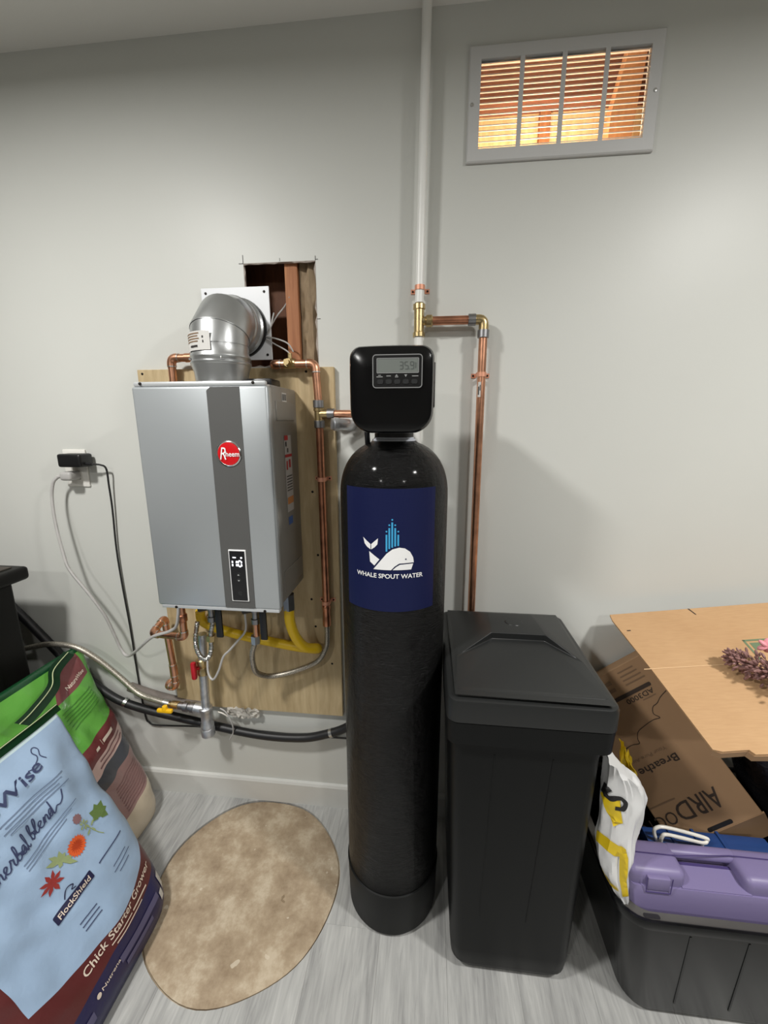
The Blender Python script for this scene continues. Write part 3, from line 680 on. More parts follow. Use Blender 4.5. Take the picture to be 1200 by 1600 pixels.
# hoses along the wall
gh = T('grey_hose', 'grey braided hose from behind black bin to yellow valve', 'hose', (-1.15, 1.19, .45))
O('hose', MB().tube([(-1.46, 1.175, .60), (-1.38, 1.175, .625), (-1.307, 1.175, .640), (-1.221, 1.178, .633), (-1.154, 1.184, .592), (-1.080, 1.188, .523), (-1.002, 1.18, .462), (-.930, 1.172, .446), (-.893, 1.17, .440)], .0095, 12), 'braid', gh)
O('ferrule', MB().cyl((-.905, 1.17, .442), (-.884, 1.17, .438), .0115, n=12), 'steel', gh)
dr = T('drain_hose', 'thick black drain hose sagging along the wall above baseboard', 'hose', (-.8, 1.21, .3))
O('hose', MB().tube([(-1.50, 1.205, .80), (-1.42, 1.21, .70), (-1.349, 1.21, .617), (-1.286, 1.21, .545), (-1.164, 1.21, .437), (-1.057, 1.21, .386), (-.837, 1.21, .343), (-.597, 1.21, .306), (-.431, 1.21, .306), (-.337, 1.21, .330), (-.262, 1.21, .365), (-.20, 1.20, .43), (-.15, 1.19, .55), (-.135, 1.16, .9)], .0145, 14), 'black_rubber', dr)
for c, d in (((-1.085, 1.21, .3975), (1, 0, -.45)), ((-.318, 1.21, .337), (1, 0, .42))): O('hose_clip', MB().cyl(Vector(c)-Vector(d)*.005, Vector(c)+Vector(d)*.005, .0160, n=14), 'steel', dr)
ls = T('insulation_tube', 'brown sleeve behind grey hose and yellow valve low on wall', 'sleeve', (-.9, 1.22, .40))
O('sleeve', MB().tube([(-1.07, 1.222, .455), (-.97, 1.222, .425), (-.86, 1.222, .405), (-.775, 1.222, .400)], .0165, 12), mat('sleeve_grey', (112, 104, 98), .7), ls)
# crumpled scrap and cut wires beside the gas column
sc = T('torn_paper_scrap', 'torn white scrap and cut wires right of the gas column', 'scrap', (-.65, 1.21, .36))
m = MB(); bm = m.bm; n1, n2 = 14, 8
gr = [[bm.verts.new((-.700+.12*i/n1, 1.222+.014*noise.noise((i*.7, k*.8, 3))-.004, .388-.045*(i/n1)**1.5*0+.046*(k/n2-.6)*(1-abs(i/n1-.5)*.7)+.010*noise.noise((i*.9, k*.5, 9)))) for i in range(n1+1)] for k in range(n2+1)]
for k in range(n2):
    for i in range(n1): bm.faces.new((gr[k][i], gr[k][i+1], gr[k+1][i+1], gr[k+1][i]))
bmesh.ops.solidify(bm, geom=bm.faces[:], thickness=.0012)
O('paper', m, 'paper_scrap', sc)
O('cut_wire', MB().tube([(-.715, 1.20, .41), (-.692, 1.195, .400), (-.672, 1.192, .36), (-.672, 1.195, .32), (-.690, 1.20, .285)], .0025, 7), 'cord_grey', sc)
O('cut_wire', MB().tube([(-.725, 1.20, .395), (-.705, 1.195, .395), (-.69, 1.20, .38)], .0025, 7), 'wire_white', sc)
st = T('pipe_stub', 'grey pipe elbow poking out of the wall beside the plywood', 'pipe', (-.246, 1.2, 1.395))
O('stub', MB().tube(fillet([(-.232, W, 1.392), (-.232, 1.185, 1.394), (-.275, 1.165, 1.396)], .02), .016, 16, False), 'galvanised', st)
O('collar', MB().lathe([(.019, 0), (.019, .012), (.0165, .014)], (-.2575, 1.1735, 1.395), (-.9, -.42, .04), 16), 'galvanised', st)

# ================================================================== WATER SOFTENER
TX, TY, TR = -.082, .984, .1302
so = T('water_softener', 'tall glossy black water softener cylinder with navy whale label', 'water softener', (TX, TY, 0))
prof = [(.10, .012), (.1285, .03), (.1298, .08), (TR, .2), (TR, 1.225)]
for k in range(1, 13):
    a = (PI/2)*k/12*.86; prof.append((TR*math.cos(a)**.74, 1.228+.132*math.sin(a)**.92))
prof = [p for p in prof if p[0] > .052]+[(.052, 1.358)]
O('tank', MB().lathe(prof, (TX, TY, 0), n=72), 'tank_black', so, angle=60)
O('base_boot', MB().lathe([(.1185, 0), (.1235, .003), (.1290, .012), (.1325, .14), (.1335, .149), (.1310, .151)], (TX, TY, 0), n=64), 'boot_black', so)
O('neck_collar', MB().lathe([(.045, 1.348), (.0515, 1.350), (.0515, 1.3615), (.047, 1.363), (.047, 1.366)], (TX, TY-.0, 0), n=40), mat('collar_white', (206, 210, 220), .35), so)
tcy = lambda off: (lambda a, b: Vector((TX+(TR+off)*math.sin(a/TR), TY-(TR+off)*math.cos(a/TR), b)))
lb = O('label', decal([bar(-.1115+.01115*i, .981, -.1115+.01115*(i+1), 1.2625) for i in range(20)], tcy(.0008), .05), 'tank_label', so, label='navy label with white whale and blue spout')
whale = [[(-.0594, 1.1521), (-.0500, 1.1445), (-.0412, 1.1380), (-.0412, 1.1258), (-.050, 1.1312), (-.0557, 1.1380)],
         [(-.0235, 1.1527), (-.0310, 1.1460), (-.0395, 1.1380), (-.0395, 1.1258), (-.031, 1.1320), (-.0250, 1.1390)],
         [(-.0444, 1.1214), (-.0310, 1.1120), (-.0205, 1.1047), (-.0323, 1.0893), (-.0425, 1.0975)],
         [(-.0346, 1.0808), (-.0180, 1.1020), (-.0041, 1.1194), (.0082, 1.1292), (.0229, 1.133), (.0353, 1.1308), (.0468, 1.1225), (.0541, 1.1092), (.0558, 1.0973), (.0400, 1.0970), (.0231, 1.0963), (.0133, 1.0898), (.0051, 1.0810)],
         [(.0085, 1.0812), (.0157, 1.0880), (.0244, 1.0935), (.0400, 1.0945), (.0545, 1.0948), (.0499, 1.0812)]]
O('whale_print', decal(whale, tcy(.0016), .012), 'white_print', lb)
O('whale_eye', decal([disc(.0375, 1.1062, .0017, 10)], tcy(.0022), .05), 'tank_label', lb)
bars = [(-.0048, 1.1237, 1.1619, 1.1689), (.0013, 1.1299, 1.1771, 1.1834), (.0075, 1.1331, 1.1897, 1.1954), (.0139, 1.1356, 1.1773, 1.1835), (.0205, 1.1369, 1.1622, 1.1692)]
O('spout_print', decal([bar(a-.0019, b, a+.0019, c) for a, b, c, d in bars]+[disc(a, d, .0020, 10) for a, b, c, d in bars], tcy(.0016), .015), 'cyan_print', lb)
O('name_print', text_bm('WHALE SPOUT WATER', .157, .0100, tcy(.0016), (.0, 1.0615), .018), 'white_print', lb)
# control head
hx, hz = -.0785, 1.4665
def hout():
    pts = []; wt, wb, ht, hb = .0855, .0850, .083, .0875
    rt, rb_ = .022, .042
    for cx_, cz_, r, a0 in ((wb-rb_, -hb+rb_, rb_, -90), (wt-rt, ht-rt, rt, 0), (-wt+rt, ht-rt, rt, 90), (-wb+rb_, -hb+rb_, rb_, 180)):
        for i in range(9):
            a = math.radians(a0+90*i/8); pts.append((cx_+r*math.cos(a), cz_+r*math.sin(a)))
    out = []
    for i, (a, b) in enumerate(pts):
        out.append((a, b)); c, d = pts[(i+1) % len(pts)]
        if math.hypot(c-a, d-b) > .03:
            for j in range(1, 8): t_ = j/8; out.append((a+(c-a)*t_, b+(d-b)*t_))
    return [(a*(1+.020*(1-(b/.09)**2)), b+.0025*(1-(a/.09)**2)*(1 if b > 0 else -.6)) for a, b in out]
HOUT = hout()
def hring(k, y): return [Vector((hx+a*k, y, hz+b*k)) for a, b in HOUT]
hd = O('control_head', MB().loft([hring(.93, 1.03), hring(.97, .99), hring(.985, .905), hring(.985, .902), hring(1.0, .900), hring(1.0, .880), hring(.985, .868), hring(.955, .8615), hring(.90, .8595), hring(.5, .8590), hring(.1, .8590)]), 'gloss_black', so, angle=35, label='glossy black control head with grey display')
O('side_clip', MB().box(.006, .0105, .885, .93, 1.43, 1.52, .002), 'black_plastic', hd)
def rrect(x0, x1, z0, z1, r, n=5):
    pts = []
    for cx_, cz_, a0 in ((x1-r, z0+r, -90), (x1-r, z1-r, 0), (x0+r, z1-r, 90), (x0+r, z0+r, 180)):
        for i in range(n+1): a = math.radians(a0+90*i/n); pts.append((cx_+r*math.cos(a), cz_+r*math.sin(a)))
    return pts
def frame(x0, x1, z0, z1, r, wd, ya, yb):
    a = rrect(x0, x1, z0, z1, r); b = rrect(x0+wd, x1-wd, z0+wd, z1-wd, max(r-wd, .0005))
    return MB().loft([[Vector((x, yb, z)) for x, z in a], [Vector((x, ya, z)) for x, z in a], [Vector((x, ya, z)) for x, z in b], [Vector((x, yb, z)) for x, z in b]], cap=False)
kp = O('keypad', MB().prism(rrect(-.1145, -.0165, 1.4685, 1.5310, .006), lambda a, b, t_: Vector((a, t_, b)), .8575, .8592), 'panel_black', hd, False)
O('bezel', frame(-.1155, -.0155, 1.4675, 1.5320, .007, .0016, .8568, .8592), 'bezel_grey', hd)
lc = O('display', MB().box(-.1055, -.0240, .8568, .858, 1.4975, 1.5235), 'lcd', hd, False, label='grey liquid crystal display')
O('display_rim', frame(-.1070, -.0225, 1.4960, 1.5250, .002, .0013, .8562, .858), 'bezel_grey', hd)
fd = FRONT(.8568, .0005)
dg_ = []
for ch, x in (('3', -.0615), ('5', -.0510), ('9', -.0400)): dg_ += digit(ch, x, 1.5030, .0080, .0150, .0015)
dg_.append(bar(-.0423, 1.5030, -.0410, 1.5045)); dg_.append(bar(-.0295, 1.505, -.028, 1.516))
O('display_digits', decal(dg_, fd, 1), 'lcd_seg', hd, False)
fk = FRONT(.8575, .0005); words = []
words = [bar(-.1040, 1.4915, -.0985, 1.4930), bar(-.1075, 1.4885, -.0950, 1.4902), bar(-.0875, 1.4900, -.0785, 1.4917), bar(-.0700, 1.4880, -.0635, 1.4895), bar(-.0360, 1.4895, -.0235, 1.4912),
         [(-.0700, 1.4905), (-.0640, 1.4905), (-.0670, 1.4940)], [(-.0515, 1.4935), (-.0455, 1.4935), (-.0485, 1.4885)]]
O('key_print', decal(words, fk, 1), 'bezel_grey', hd, False)
for k in range(5):
    x = -.1000+.0172*k; O('button', MB().prism(rrect(x-.0062, x+.0062, 1.4755, 1.4845, .0035), lambda a, b, t_: Vector((a, t_, b)), .8562, .8576), 'key_grey', hd, False)
O('valve_body', MB().box(-.135, -.02, .93, 1.06, 1.395, 1.47, .01).cyl((TX, TY, 1.362), (TX, TY, 1.40), .046, n=30), 'black_plastic', so)
O('drain_tube', MB().tube([(-.143, .95, 1.41), (-.143, .965, 1.36), (-.147, 1.03, 1.28), (-.135, 1.135, 1.15), (-.134, 1.16, .92)], .0062, 10), 'black_rubber', so)

# ================================================================== BRINE TANK
bt = T('brine_tank', 'square black salt tank with moulded lid beside the cylinder', 'salt tank', (.22, .99, 0))
def rr3(x0, x1, y0, y1, z, r, n=5): return [Vector((a, b, z)) for a, b in rrect(x0, x1, y0, y1, r, n)]
body = [rr3(.118, .345, .835, 1.125, .0005, .02), rr3(.100, .365, .818, 1.14, .004, .035), rr3(.0875, .378, .806, 1.15, .03, .035), rr3(.083, .381, .803, 1.152, .08, .032), rr3(.062, .384, .782, 1.165, .695, .026), rr3(.060, .386, .779, 1.166, .722, .026), rr3(.052, .398, .764, 1.178, .726, .024), rr3(.051, .400, .762, 1.18, .779, .024)]
O('tank_body', MB().loft(body), 'salt_black', bt, angle=50)
for x0, x1 in ((.158, .150), (.285, .262)):
    pass
for xa, xb in ((.150, .158), (.262, .282)):
    O('rib', MB().prism([(xa-.0015, .20), (xa+.0015, .20), (xb+.0015, .69), (xb-.0015, .69)], lambda a, b, t_: Vector((a, .803-.0342*(b-.08)+t_, b)), -.0006, .004), 'salt_black', bt, False)
ld = O('lid', MB().loft([rr3(.050, .401, .760, 1.182, .782, .025), rr3(.050, .401, .760, 1.182, .826, .025), rr3(.0525, .3985, .7625, 1.18, .832, .024), rr3(.057, .394, .767, 1.175, .8345, .020), rr3(.064, .387, .776, 1.168, .8350, .014), rr3(.066, .385, .779, 1.165, .842, .012), rr3(.070, .381, .783, 1.161, .8445, .010)]), 'lid_black', bt, angle=30)
m = MB(); V = {k: m.bm.verts.new(p) for k, p in dict(R0=(.070, .783, .8445), R1=(.381, .783, .8445), R2=(.381, 1.161, .8445), R3=(.070, 1.161, .8445), P1=(.172, .985, .856), P2=(.302, .985, .856), H1=(.170, .980, .876), H2=(.304, .980, .876), E1=(.078, .905, .8495), E2=(.372, .905, .8495), B1=(.178, 1.10, .872), B2=(.296, 1.10, .872)).items()}
for fc in ('R0 R1 P2 P1', 'R0 P1 E1', 'R1 E2 P2', 'P1 P2 H2 H1', 'P1 H1 E1', 'P2 E2 H2', 'H1 H2 B2 B1', 'E1 H1 B1 R3', 'E2 R2 B2 H2', 'B1 B2 R2 R3', 'R0 E1 R3', 'R1 R2 E2'):
    m.bm.faces.new([V[k] for k in fc.split()])
bmesh.ops.bevel(m.bm, geom=[e for e in m.bm.edges if len(e.link_faces) == 2], offset=.003, segments=3, affect='EDGES', profile=.5)
O('lid_hood', m, 'lid_black', ld, angle=50)
O('lid_boss', MB().lathe([(.024, 0), (.021, .003), (.005, .0035)], (.237, 1.045, .8735), (0, -.03, 1), 24), 'lid_black', ld)

# ================================================================== BLACK BIN AT THE LEFT
cb = T('black_bin', 'large black plastic bin with lid at the left edge', 'bin', (-1.6, .7, 0))
O('bin_body', MB().box(-2.0, -1.285, .25, 1.075, .0, .915, .012, 3), 'cabinet_black', cb)
m = frame(.36, .985, .12, .80, .05, .012, 0, .004)
for v in m.bm.verts: v.co = Vector((-1.2865+(.0045 if v.co.y < .002 else 0), v.co.x, v.co.z))
O('side_moulding', m, 'cabinet_black', cb)
O('lid', MB().box(-2.03, -1.255, .22, 1.108, .915, .958, .012, 3), 'cabinet_black', cb)
O('lid_top', MB().box(-2.0, -1.285, .25, 1.08, .9565, .962, .002), 'lid_dusty', cb)

# ================================================================== FEED BAGS
def prof_at(P, s):
    for (a, b) in zip(P[:-1], P[1:]):
        L = math.hypot(b[0]-a[0], b[1]-a[1])
        if s <= L or b is P[-1]:
            k = s/L; return a[0]+(b[0]-a[0])*k, a[1]+(b[1]-a[1])*k
        s -= L
def smooth_prof(P, n=40):
    Q = catmull([Vector((a, b, 0)) for a, b in P], 8); return [(q.x, q.y) for q in Q]
def bag_fn(FPr, BPr, y0, y1, seed, amp=.010):
    Lf = sum(math.hypot(b[0]-a[0], b[1]-a[1]) for a, b in zip(FPr[:-1], FPr[1:]))
    Lb = sum(math.hypot(b[0]-a[0], b[1]-a[1]) for a, b in zip(BPr[:-1], BPr[1:]))
    yc, hy = (y0+y1)/2, (y1-y0)/2
    def F(s, y, off=0, back=False):
        t_ = max(0, min(1, s/Lf)); fx_, fz = prof_at(FPr, t_*Lf*.99999); bx, bz = prof_at(BPr, t_*Lb*.99999)
        e = min(1, abs((y-yc)/hy)); k = 1-.72*e**7
        mx, mz = (fx_+bx)/2, (fz+bz)/2; x, z = ((bx, bz) if back else (fx_, fz))
        x = mx+(x-mx)*k; z = mz+(z-mz)*(k if z > .02 else 1)
        wr = amp*(.25+.9*t_)*(noise.noise((y*9, s*6, seed))+.6*noise.noise((y*20+s*8, s*15, seed+5)))*min(1, s*9)*(1-t_**6)
        d = 1 if not back else -1
        x += (wr+off)*.86*d; z += (wr+off)*.45*d*(1 if s > .02 else 0)
        return Vector((x, y, max(z, .001)))
    return F, Lf
def bag_mesh(F, Lf, y0, y1, nu=80, nv=110):
    m = MB(); bm = m.bm; uvl = bm.loops.layers.uv.new('UVMap'); grids = []
    for back in (False, True):
        grids.append([[bm.verts.new(F(Lf*j/nv, y0+(y1-y0)*i/nu, 0, back)) for i in range(nu+1)] for j in range(nv+1)])
    def face(vs, uv):
        f = bm.faces.new(vs)
        for l, c in zip(f.loops, uv): l[uvl].uv = c
    for gi, g_ in enumerate(grids):
        for j in range(nv):
            for i in range(nu):
                uv = [(y0+(y1-y0)*(i+a)/nu, Lf*(j+b)/nv) for a, b in ((0, 0), (1, 0), (1, 1), (0, 1))]
                face((g_[j][i], g_[j][i+1], g_[j+1][i+1], g_[j+1][i]), uv)
    a, b = grids
    for j in range(nv):
        for i, yy in ((0, y0), (nu, y1)):
            uv = [(yy, Lf*j/nv), (yy, Lf*j/nv), (yy, Lf*(j+1)/nv), (yy, Lf*(j+1)/nv)]
            face((a[j][i], b[j][i], b[j+1][i], a[j+1][i]), uv)
    for i in range(nu):
        for j in (0, nv): face((a[j][i], a[j][i+1], b[j][i+1], b[j][i]), [(y0, Lf*j/nv)]*4)
    return m
FPr = smooth_prof([(-.742, 0), (-.735, .05), (-.765, .13), (-.825, .25), (-.91, .39), (-.975, .5), (-1.040, .6)])
FBk = smooth_prof([(-.925, 0), (-.945, .05), (-.955, .13), (-.985, .25), (-1.015, .39), (-1.035, .5), (-1.048, .602)])
Ff, Lf = bag_fn(FPr, FBk, .450, .910, 1.7, .024)
def zone_mat(name, build, rough=.38, bump=.25):
    t = NT(name); uv = t.new('ShaderNodeUVMap'); sp = t.new('ShaderNodeSeparateXYZ'); t.link(uv.outputs[0], sp.inputs[0])
    t.link(build(t, sp.outputs[0], sp.outputs[1]), t.b.inputs['Base Color']); t.b.inputs['Roughness'].default_value = rough
    t.bump(t.noise(38, 4, t.coord(), .55, .4), bump, .004); MATS[name] = t.m
def curve01(t, y, pts, y0, y1):
    fc = t.new('ShaderNodeFloatCurve'); c = fc.mapping.curves[0]
    while len(c.points) < len(pts): c.points.new(.5, .5)
    for p, (a, b) in zip(c.points, pts): p.location = ((a-y0)/(y1-y0), b); p.handle_type = 'AUTO'
    fc.mapping.update(); t.link(t.math('DIVIDE', t.math('SUBTRACT', y, y0), y1-y0), fc.inputs['Value']); return fc.outputs[0]
def front_zones(t, y, s):
    blue_b = curve01(t, y, [(.45, .22), (.525, .205), (.60, .178), (.68, .162), (.75, .156), (.82, .171), (.91, .222)], .45, .91)
    navy_b = curve01(t, y, [(.45, .10), (.525, .102), (.6, .107), (.70, .115), (.80, .117), (.91, .14)], .45, .91)
    c = t.mix(t.math('GREATER_THAN', s, navy_b), lin((38, 36, 76)), lin((92, 40, 40)))
    isb = t.math('MULTIPLY', t.math('GREATER_THAN', s, blue_b), t.math('GREATER_THAN', y, .522))
    c = t.mix(isb, c, lin((158, 182, 210)))
    c = t.mix(t.math('GREATER_THAN', s, Lf-.020), c, lin((196, 216, 222)))
    c = t.mix(t.math('GREATER_THAN', s, Lf-.010), c, lin((26, 72, 40)))
    return c
zone_mat('bag_front', front_zones)
fb = T('feed_bag', 'light blue feed bag with flowers and maroon base standing in front', 'bag', (-.9, .72, 0), 'feed bags')
sack = O('sack', bag_mesh(Ff, Lf, .450, .910), 'bag_front', fb, angle=180)
# stitched top tape
def tape(F, L, y0, y1, wd, lift, m, parent, name, off):
    mb = MB(); n = 30; A = []; B = []
    for i in range(n+1):
        y = y0+(y1-y0)*i/n; p = F(L*.985, y); q = p+Vector((-wd*.55, 0, wd*.83))+Vector((off*.8, 0, off*.5)); p = p+Vector((off*.8, 0, off*.5))
        A.append(mb.bm.verts.new(p)); B.append(mb.bm.verts.new(q))
    for i in range(n): mb.bm.faces.new((A[i], A[i+1], B[i+1], B[i]))
    bmesh.ops.solidify(mb.bm, geom=mb.bm.faces[:], thickness=.0015)
    return O(name, mb, m, parent)
mat('bag_green_dark', (22, 66, 38), .3); mat('tape_cream', (196, 206, 160), .5)
tape(Ff, Lf, .450, .925, .022, 0, 'bag_green_dark', fb, 'top_tape', .002)
tp = MB(); n = 24; P = []
for i in range(n+1): y = .450+.472*i/n; P.append(Ff(Lf*.985, y)+Vector((-.007, 0, .019)))
O('stitch_line', tp.tube(P, .0012, 5, False), 'tape_cream', fb)
fbm = lambda off=.0016: (lambda a, b: Ff(b, a, off))
mat('ink_navy', (58, 66, 100), .5); mat('ink_line', (110, 126, 152), .5); mat('ink_navy_dark', (32, 32, 66), .5); mat('ink_cream', (222, 206, 190), .5)
# NatureWise lettering slopes up slightly
sl_ = lambda y0, k: (lambda a: (a-y0)*k)
O('brand_lettering', text_bm('NatureWise', .270, .030, fbm(.003), (.665, .566), .012, arc=sl_(.665, .16)), 'ink_navy', sack)
hen = [(.772, .603), (.782, .600), (.795, .606), (.803, .612), (.806, .620), (.803, .632), (.808, .641), (.815, .640), (.818, .630), (.812, .615), (.818, .600)]
O('hen_outline', decal(stroke(hen, .0022), fbm(), .02), 'ink_navy', sack)
O('small_print', decal([bar(.66+.01*(k % 2), .545-.0095*k, .825-.012*(k % 3), .5475-.0095*k) for k in range(4)]+[bar(.60, .500, .635, .502)], fbm(), .02), 'ink_line', sack)
# handwriting: single-stroke letters
GL = {'h': ([(0, 0), (.3, .9), (.42, 1.75), (.3, 2.05), (.17, 1.7), (.15, .1), (.2, .55), (.42, .95), (.6, .8), (.6, .15), (.8, .05)], .85),
      'e': ([(0, .1), (.3, .45), (.5, .8), (.33, 1.0), (.12, .7), (.2, .15), (.5, .0), (.75, .2)], .75),
      'r': ([(0, .1), (.2, .7), (.25, 1.05), (.45, .9), (.55, .85), (.5, .3), (.6, .0), (.8, .15)], .8),
      'b': ([(0, .1), (.3, .9), (.42, 1.75), (.3, 2.05), (.17, 1.7), (.15, .2), (.4, 0), (.65, .35), (.5, .8), (.25, .7), (.5, .65), (.8, .7)], .8),
      'a': ([(0, .1), (.6, .9), (.35, 1.0), (.1, .6), (.15, .1), (.4, .1), (.6, .7), (.62, .15), (.8, .05)], .8),
      'l': ([(0, .1), (.3, .9), (.42, 1.75), (.3, 2.05), (.17, 1.7), (.17, .3), (.35, 0), (.55, .15)], .55),
      'n': ([(0, .1), (.15, .9), (.18, .1), (.25, .6), (.45, .95), (.6, .75), (.6, .15), (.8, .05)], .8),
      'd': ([(0, .1), (.55, .9), (.3, 1.0), (.08, .6), (.15, .08), (.4, .12), (.58, .9), (.72, 2.0), (.6, .3), (.8, .02)], .85)}
def script(word, x, y, k, slope, pre=(), post=()):
    pts = list(pre); cx = x
    for ch in word:
        P, adv = GL[ch]
        for a, b in P: pts.append((cx+a*k, y+b*k*1.05+(cx-x)*slope))
        cx += adv*k
    return pts+[(cx+a*k, y+b*k+(cx-x)*slope) for a, b in post], cx
p1, cx = script('herbal', .610, .452, .0175, .17, pre=[(.578, .432), (.588, .447), (.60, .449)])
p2, cx2 = script('blend', cx+.010, .452+.17*(cx+.010-.610), .0175, .17, post=[(.4, .5), (.9, .4), (1.5, .9), (1.9, 1.9)])
O('script_lettering', decal(stroke(p1, .0030, 5)+stroke(p2, .0030, 5), fbm(), .03), 'ink_navy', sack)
O('small_print', decal([bar(.655, .441-.008*k, .815-.02*k, .4432-.008*k) for k in range(3)], lambda a, b: Ff(b+(a-.655)*.13, a, .0016), .02), 'ink_line', sack)
mat('petal_red', (150, 48, 44), .6); mat('petal_orange', (226, 96, 44), .6); mat('petal_deep', (184, 64, 24), .6); mat('leaf_green', (92, 116, 60), .6); mat('leaf_pale', (150, 164, 116), .6); mat('bloom_mauve', (134, 100, 104), .6)
def petal(cx, cy, ang, r0, r1, w_):
    c, s_ = math.cos(ang), math.sin(ang); q = [(r0, -w_*.5), ((r0+r1)*.55, -w_), (r1, 0), ((r0+r1)*.55, w_), (r0, w_*.5)]
    return [(cx+a*c-b*s_, cy+a*s_+b*c) for a, b in q]
O('red_flower', decal([petal(.674, .362, 2*PI*k/8+.2, .002, .026, .0045) for k in range(8)]+[disc(.674, .362, .006)], fbm(), .02), 'petal_red', sack)
O('orange_flower', decal([petal(.757, .372, 2*PI*k/20, .006, .025, .005) for k in range(20)]+[disc(.757, .372, .019, 20)], fbm(), .02), 'petal_orange', sack)
O('orange_flower_centre', decal([petal(.757, .372, 2*PI*k/16+.1, .004, .016, .0016) for k in range(16)]+[disc(.757, .372, .0055, 12)], fbm(.0022), .02), 'petal_deep', sack)
lv = [petal(.714, .380, a, .0, r, .006) for a, r in ((2.6, .04), (2.1, .034), (1.2, .022), (.3, .018), (-.6, .03), (-1.0, .042), (-2.6, .016))]
O('herb_leaves', decal(lv, fbm(), .02), 'leaf_pale', sack)
lv = [petal(.838, .385, a, .0, r, .009) for a, r in ((.5, .03), (1.4, .026), (2.3, .026), (3.4, .022), (5.2, .030), (6.0, .026))]+[disc(.838, .385, .012)]
O('mint_leaves', decal(lv, fbm(), .02), 'leaf_green', sack)
lv = [petal(.795, .395, a, .004, .014, .003) for a in (0, 1, 2.2, 3.4, 4.6)]+[petal(.805, .375, a, .004, .02, .003) for a in (.5, 2, 3.6, 5)]+stroke([(.792, .415), (.80, .385), (.812, .35), (.82, .335)], .002, 4)
O('thyme_stem', decal(lv, fbm(), .02), 'leaf_pale', sack)
O('thistle_bloom', decal([petal(.791, .420, 2*PI*k/10, .004, .013, .004) for k in range(10)]+[disc(.791, .420, .010)], fbm(), .02), 'bloom_mauve', sack)
ins = O('printed_band', decal([rrect(.640, .740, .278, .300, .003)], lambda a, b: Ff(b+(a-.64)*.09, a, .0016), .02), 'ink_navy_dark', sack)
O('band_lettering', text_bm('FlockShield', .082, .0125, lambda a, b: Ff(b+(a-.64)*.09, a, .0026), (.690, .2825), .012), 'ink_cream', sack)
O('hen_outline', decal(stroke([(.676, .305), (.684, .318), (.692, .320), (.700, .314), (.694, .308), (.702, .304)], .0024), lambda a, b: Ff(b+(a-.64)*.09, a, .0016), .02), 'ink_navy_dark', sack)
O('small_print', decal([bar(.668, .235-.011*k, .712, .2375-.011*k) for k in range(3)]+[bar(.765, .295, .855, .298), bar(.785, .256, .84, .258), bar(.778, .244, .85, .246), bar(.79, .232, .835, .234)], fbm(), .02), 'ink_navy', sack)
O('product_lettering', text_bm('Chick Starter Grower', .245, .0185, fbm(.002), (.622, .128+.012), .012, align='L', arc=lambda a: .5*max(0, a-.70)**2-.00), 'ink_cream', sack)
O('small_print', decal([bar(.690, .1285, .76, .1315), bar(.765, .128, .83, .1325), bar(.70, .1185, .80, .1215)], fbm(.002), .02), 'ink_cream', sack)
O('maker_lettering', join(text_bm('Nutrena', .058, .008, fbm(.002), (.632, .081), .012, align='L'), decal([disc(.622, .084, .006, 12)], fbm(.002), .02)), 'ink_cream', sack)
O('grey_print', decal([bar(.69, .070, .84, .088), bar(.70, .050, .80, .062), bar(.56, .055, .60, .075)], fbm(.002), .02), mat('ink_slate', (88, 84, 116), .5), sack)
O('bar_code', decal([bar(.868, .060, .884, .105), bar(.845, .050, .860, .075)], fbm(.002), .02), 'label_white', sack)

BPr = smooth_prof([(-.965, 0), (-.958, .06), (-.985, .15), (-1.045, .3), (-1.1, .42), (-1.165, .54), (-1.215, .625)])
BBk = smooth_prof([(-1.215, 0), (-1.24, .06), (-1.25, .15), (-1.25, .3), (-1.25, .42), (-1.245, .54), (-1.228, .63)])
Fb, Lb = bag_fn(BPr, BBk, .82, 1.195, 8.3, .032)
def back_zones(t, y, s):
    d = t.math('SUBTRACT', s, t.math('MULTIPLY', t.math('SUBTRACT', y, 1.08), .22))
    c = lin((196, 182, 160))
    for lim, col in ((.125, (150, 118, 114)), (.262, (74, 76, 82)), (.312, (206, 176, 168)), (.352, (112, 56, 56)), (.412, (98, 164, 70)), (.572, (122, 70, 72))):
        c = t.mix(t.math('GREATER_THAN', d, lim), c, lin(col))
    out = t.math('MAXIMUM', t.math('GREATER_THAN', y, 1.165), t.math('LESS_THAN', t.math('SUBTRACT', y, t.math('MULTIPLY', t.math('SUBTRACT', s, .62), .35)), 1.045))
    c = t.mix(t.math('MULTIPLY', t.math('GREATER_THAN', d, .572), out), c, lin((98, 164, 70)))
    c = t.mix(t.math('GREATER_THAN', s, Lb-.012), c, lin((22, 66, 38)))
    return c
zone_mat('bag_back', back_zones, .26, .35)
bb_ = T('feed_bag', 'green and maroon feed bag standing against the wall behind blue one', 'bag', (-1.1, 1.0, 0), 'feed bags')
sack2 = O('sack', bag_mesh(Fb, Lb, .82, 1.195), 'bag_back', bb_, angle=180)
fbb = lambda off=.002: (lambda a, b: Fb(b+(a-1.08)*.22, a, off))
O('brand_lettering', text_bm('NatureWise', .085, .013, fbb(), (1.108, .588), .012), 'ink_cream', sack2)
O('small_print', decal([bar(1.02, .540-.012*k, 1.13, .5425-.012*k) for k in range(6)], fbb(), .02), mat('ink_green', (60, 118, 44), .5), sack2)
O('small_print', decal([bar(1.03, .375, 1.045, .385), bar(1.062, .372, 1.0635, .392)]+[bar(1.07, .372, 1.12, .384)], fbb(), .02), 'ink_cream', sack2)
O('small_print', decal([bar(1.03, .338, 1.15, .343), bar(1.02, .322, 1.155, .327)]+[bar(1.03, .225-.011*k, 1.15, .2275-.011*k) for k in range(9)], fbb(), .02), mat('ink_wine', (120, 84, 84), .5), sack2)
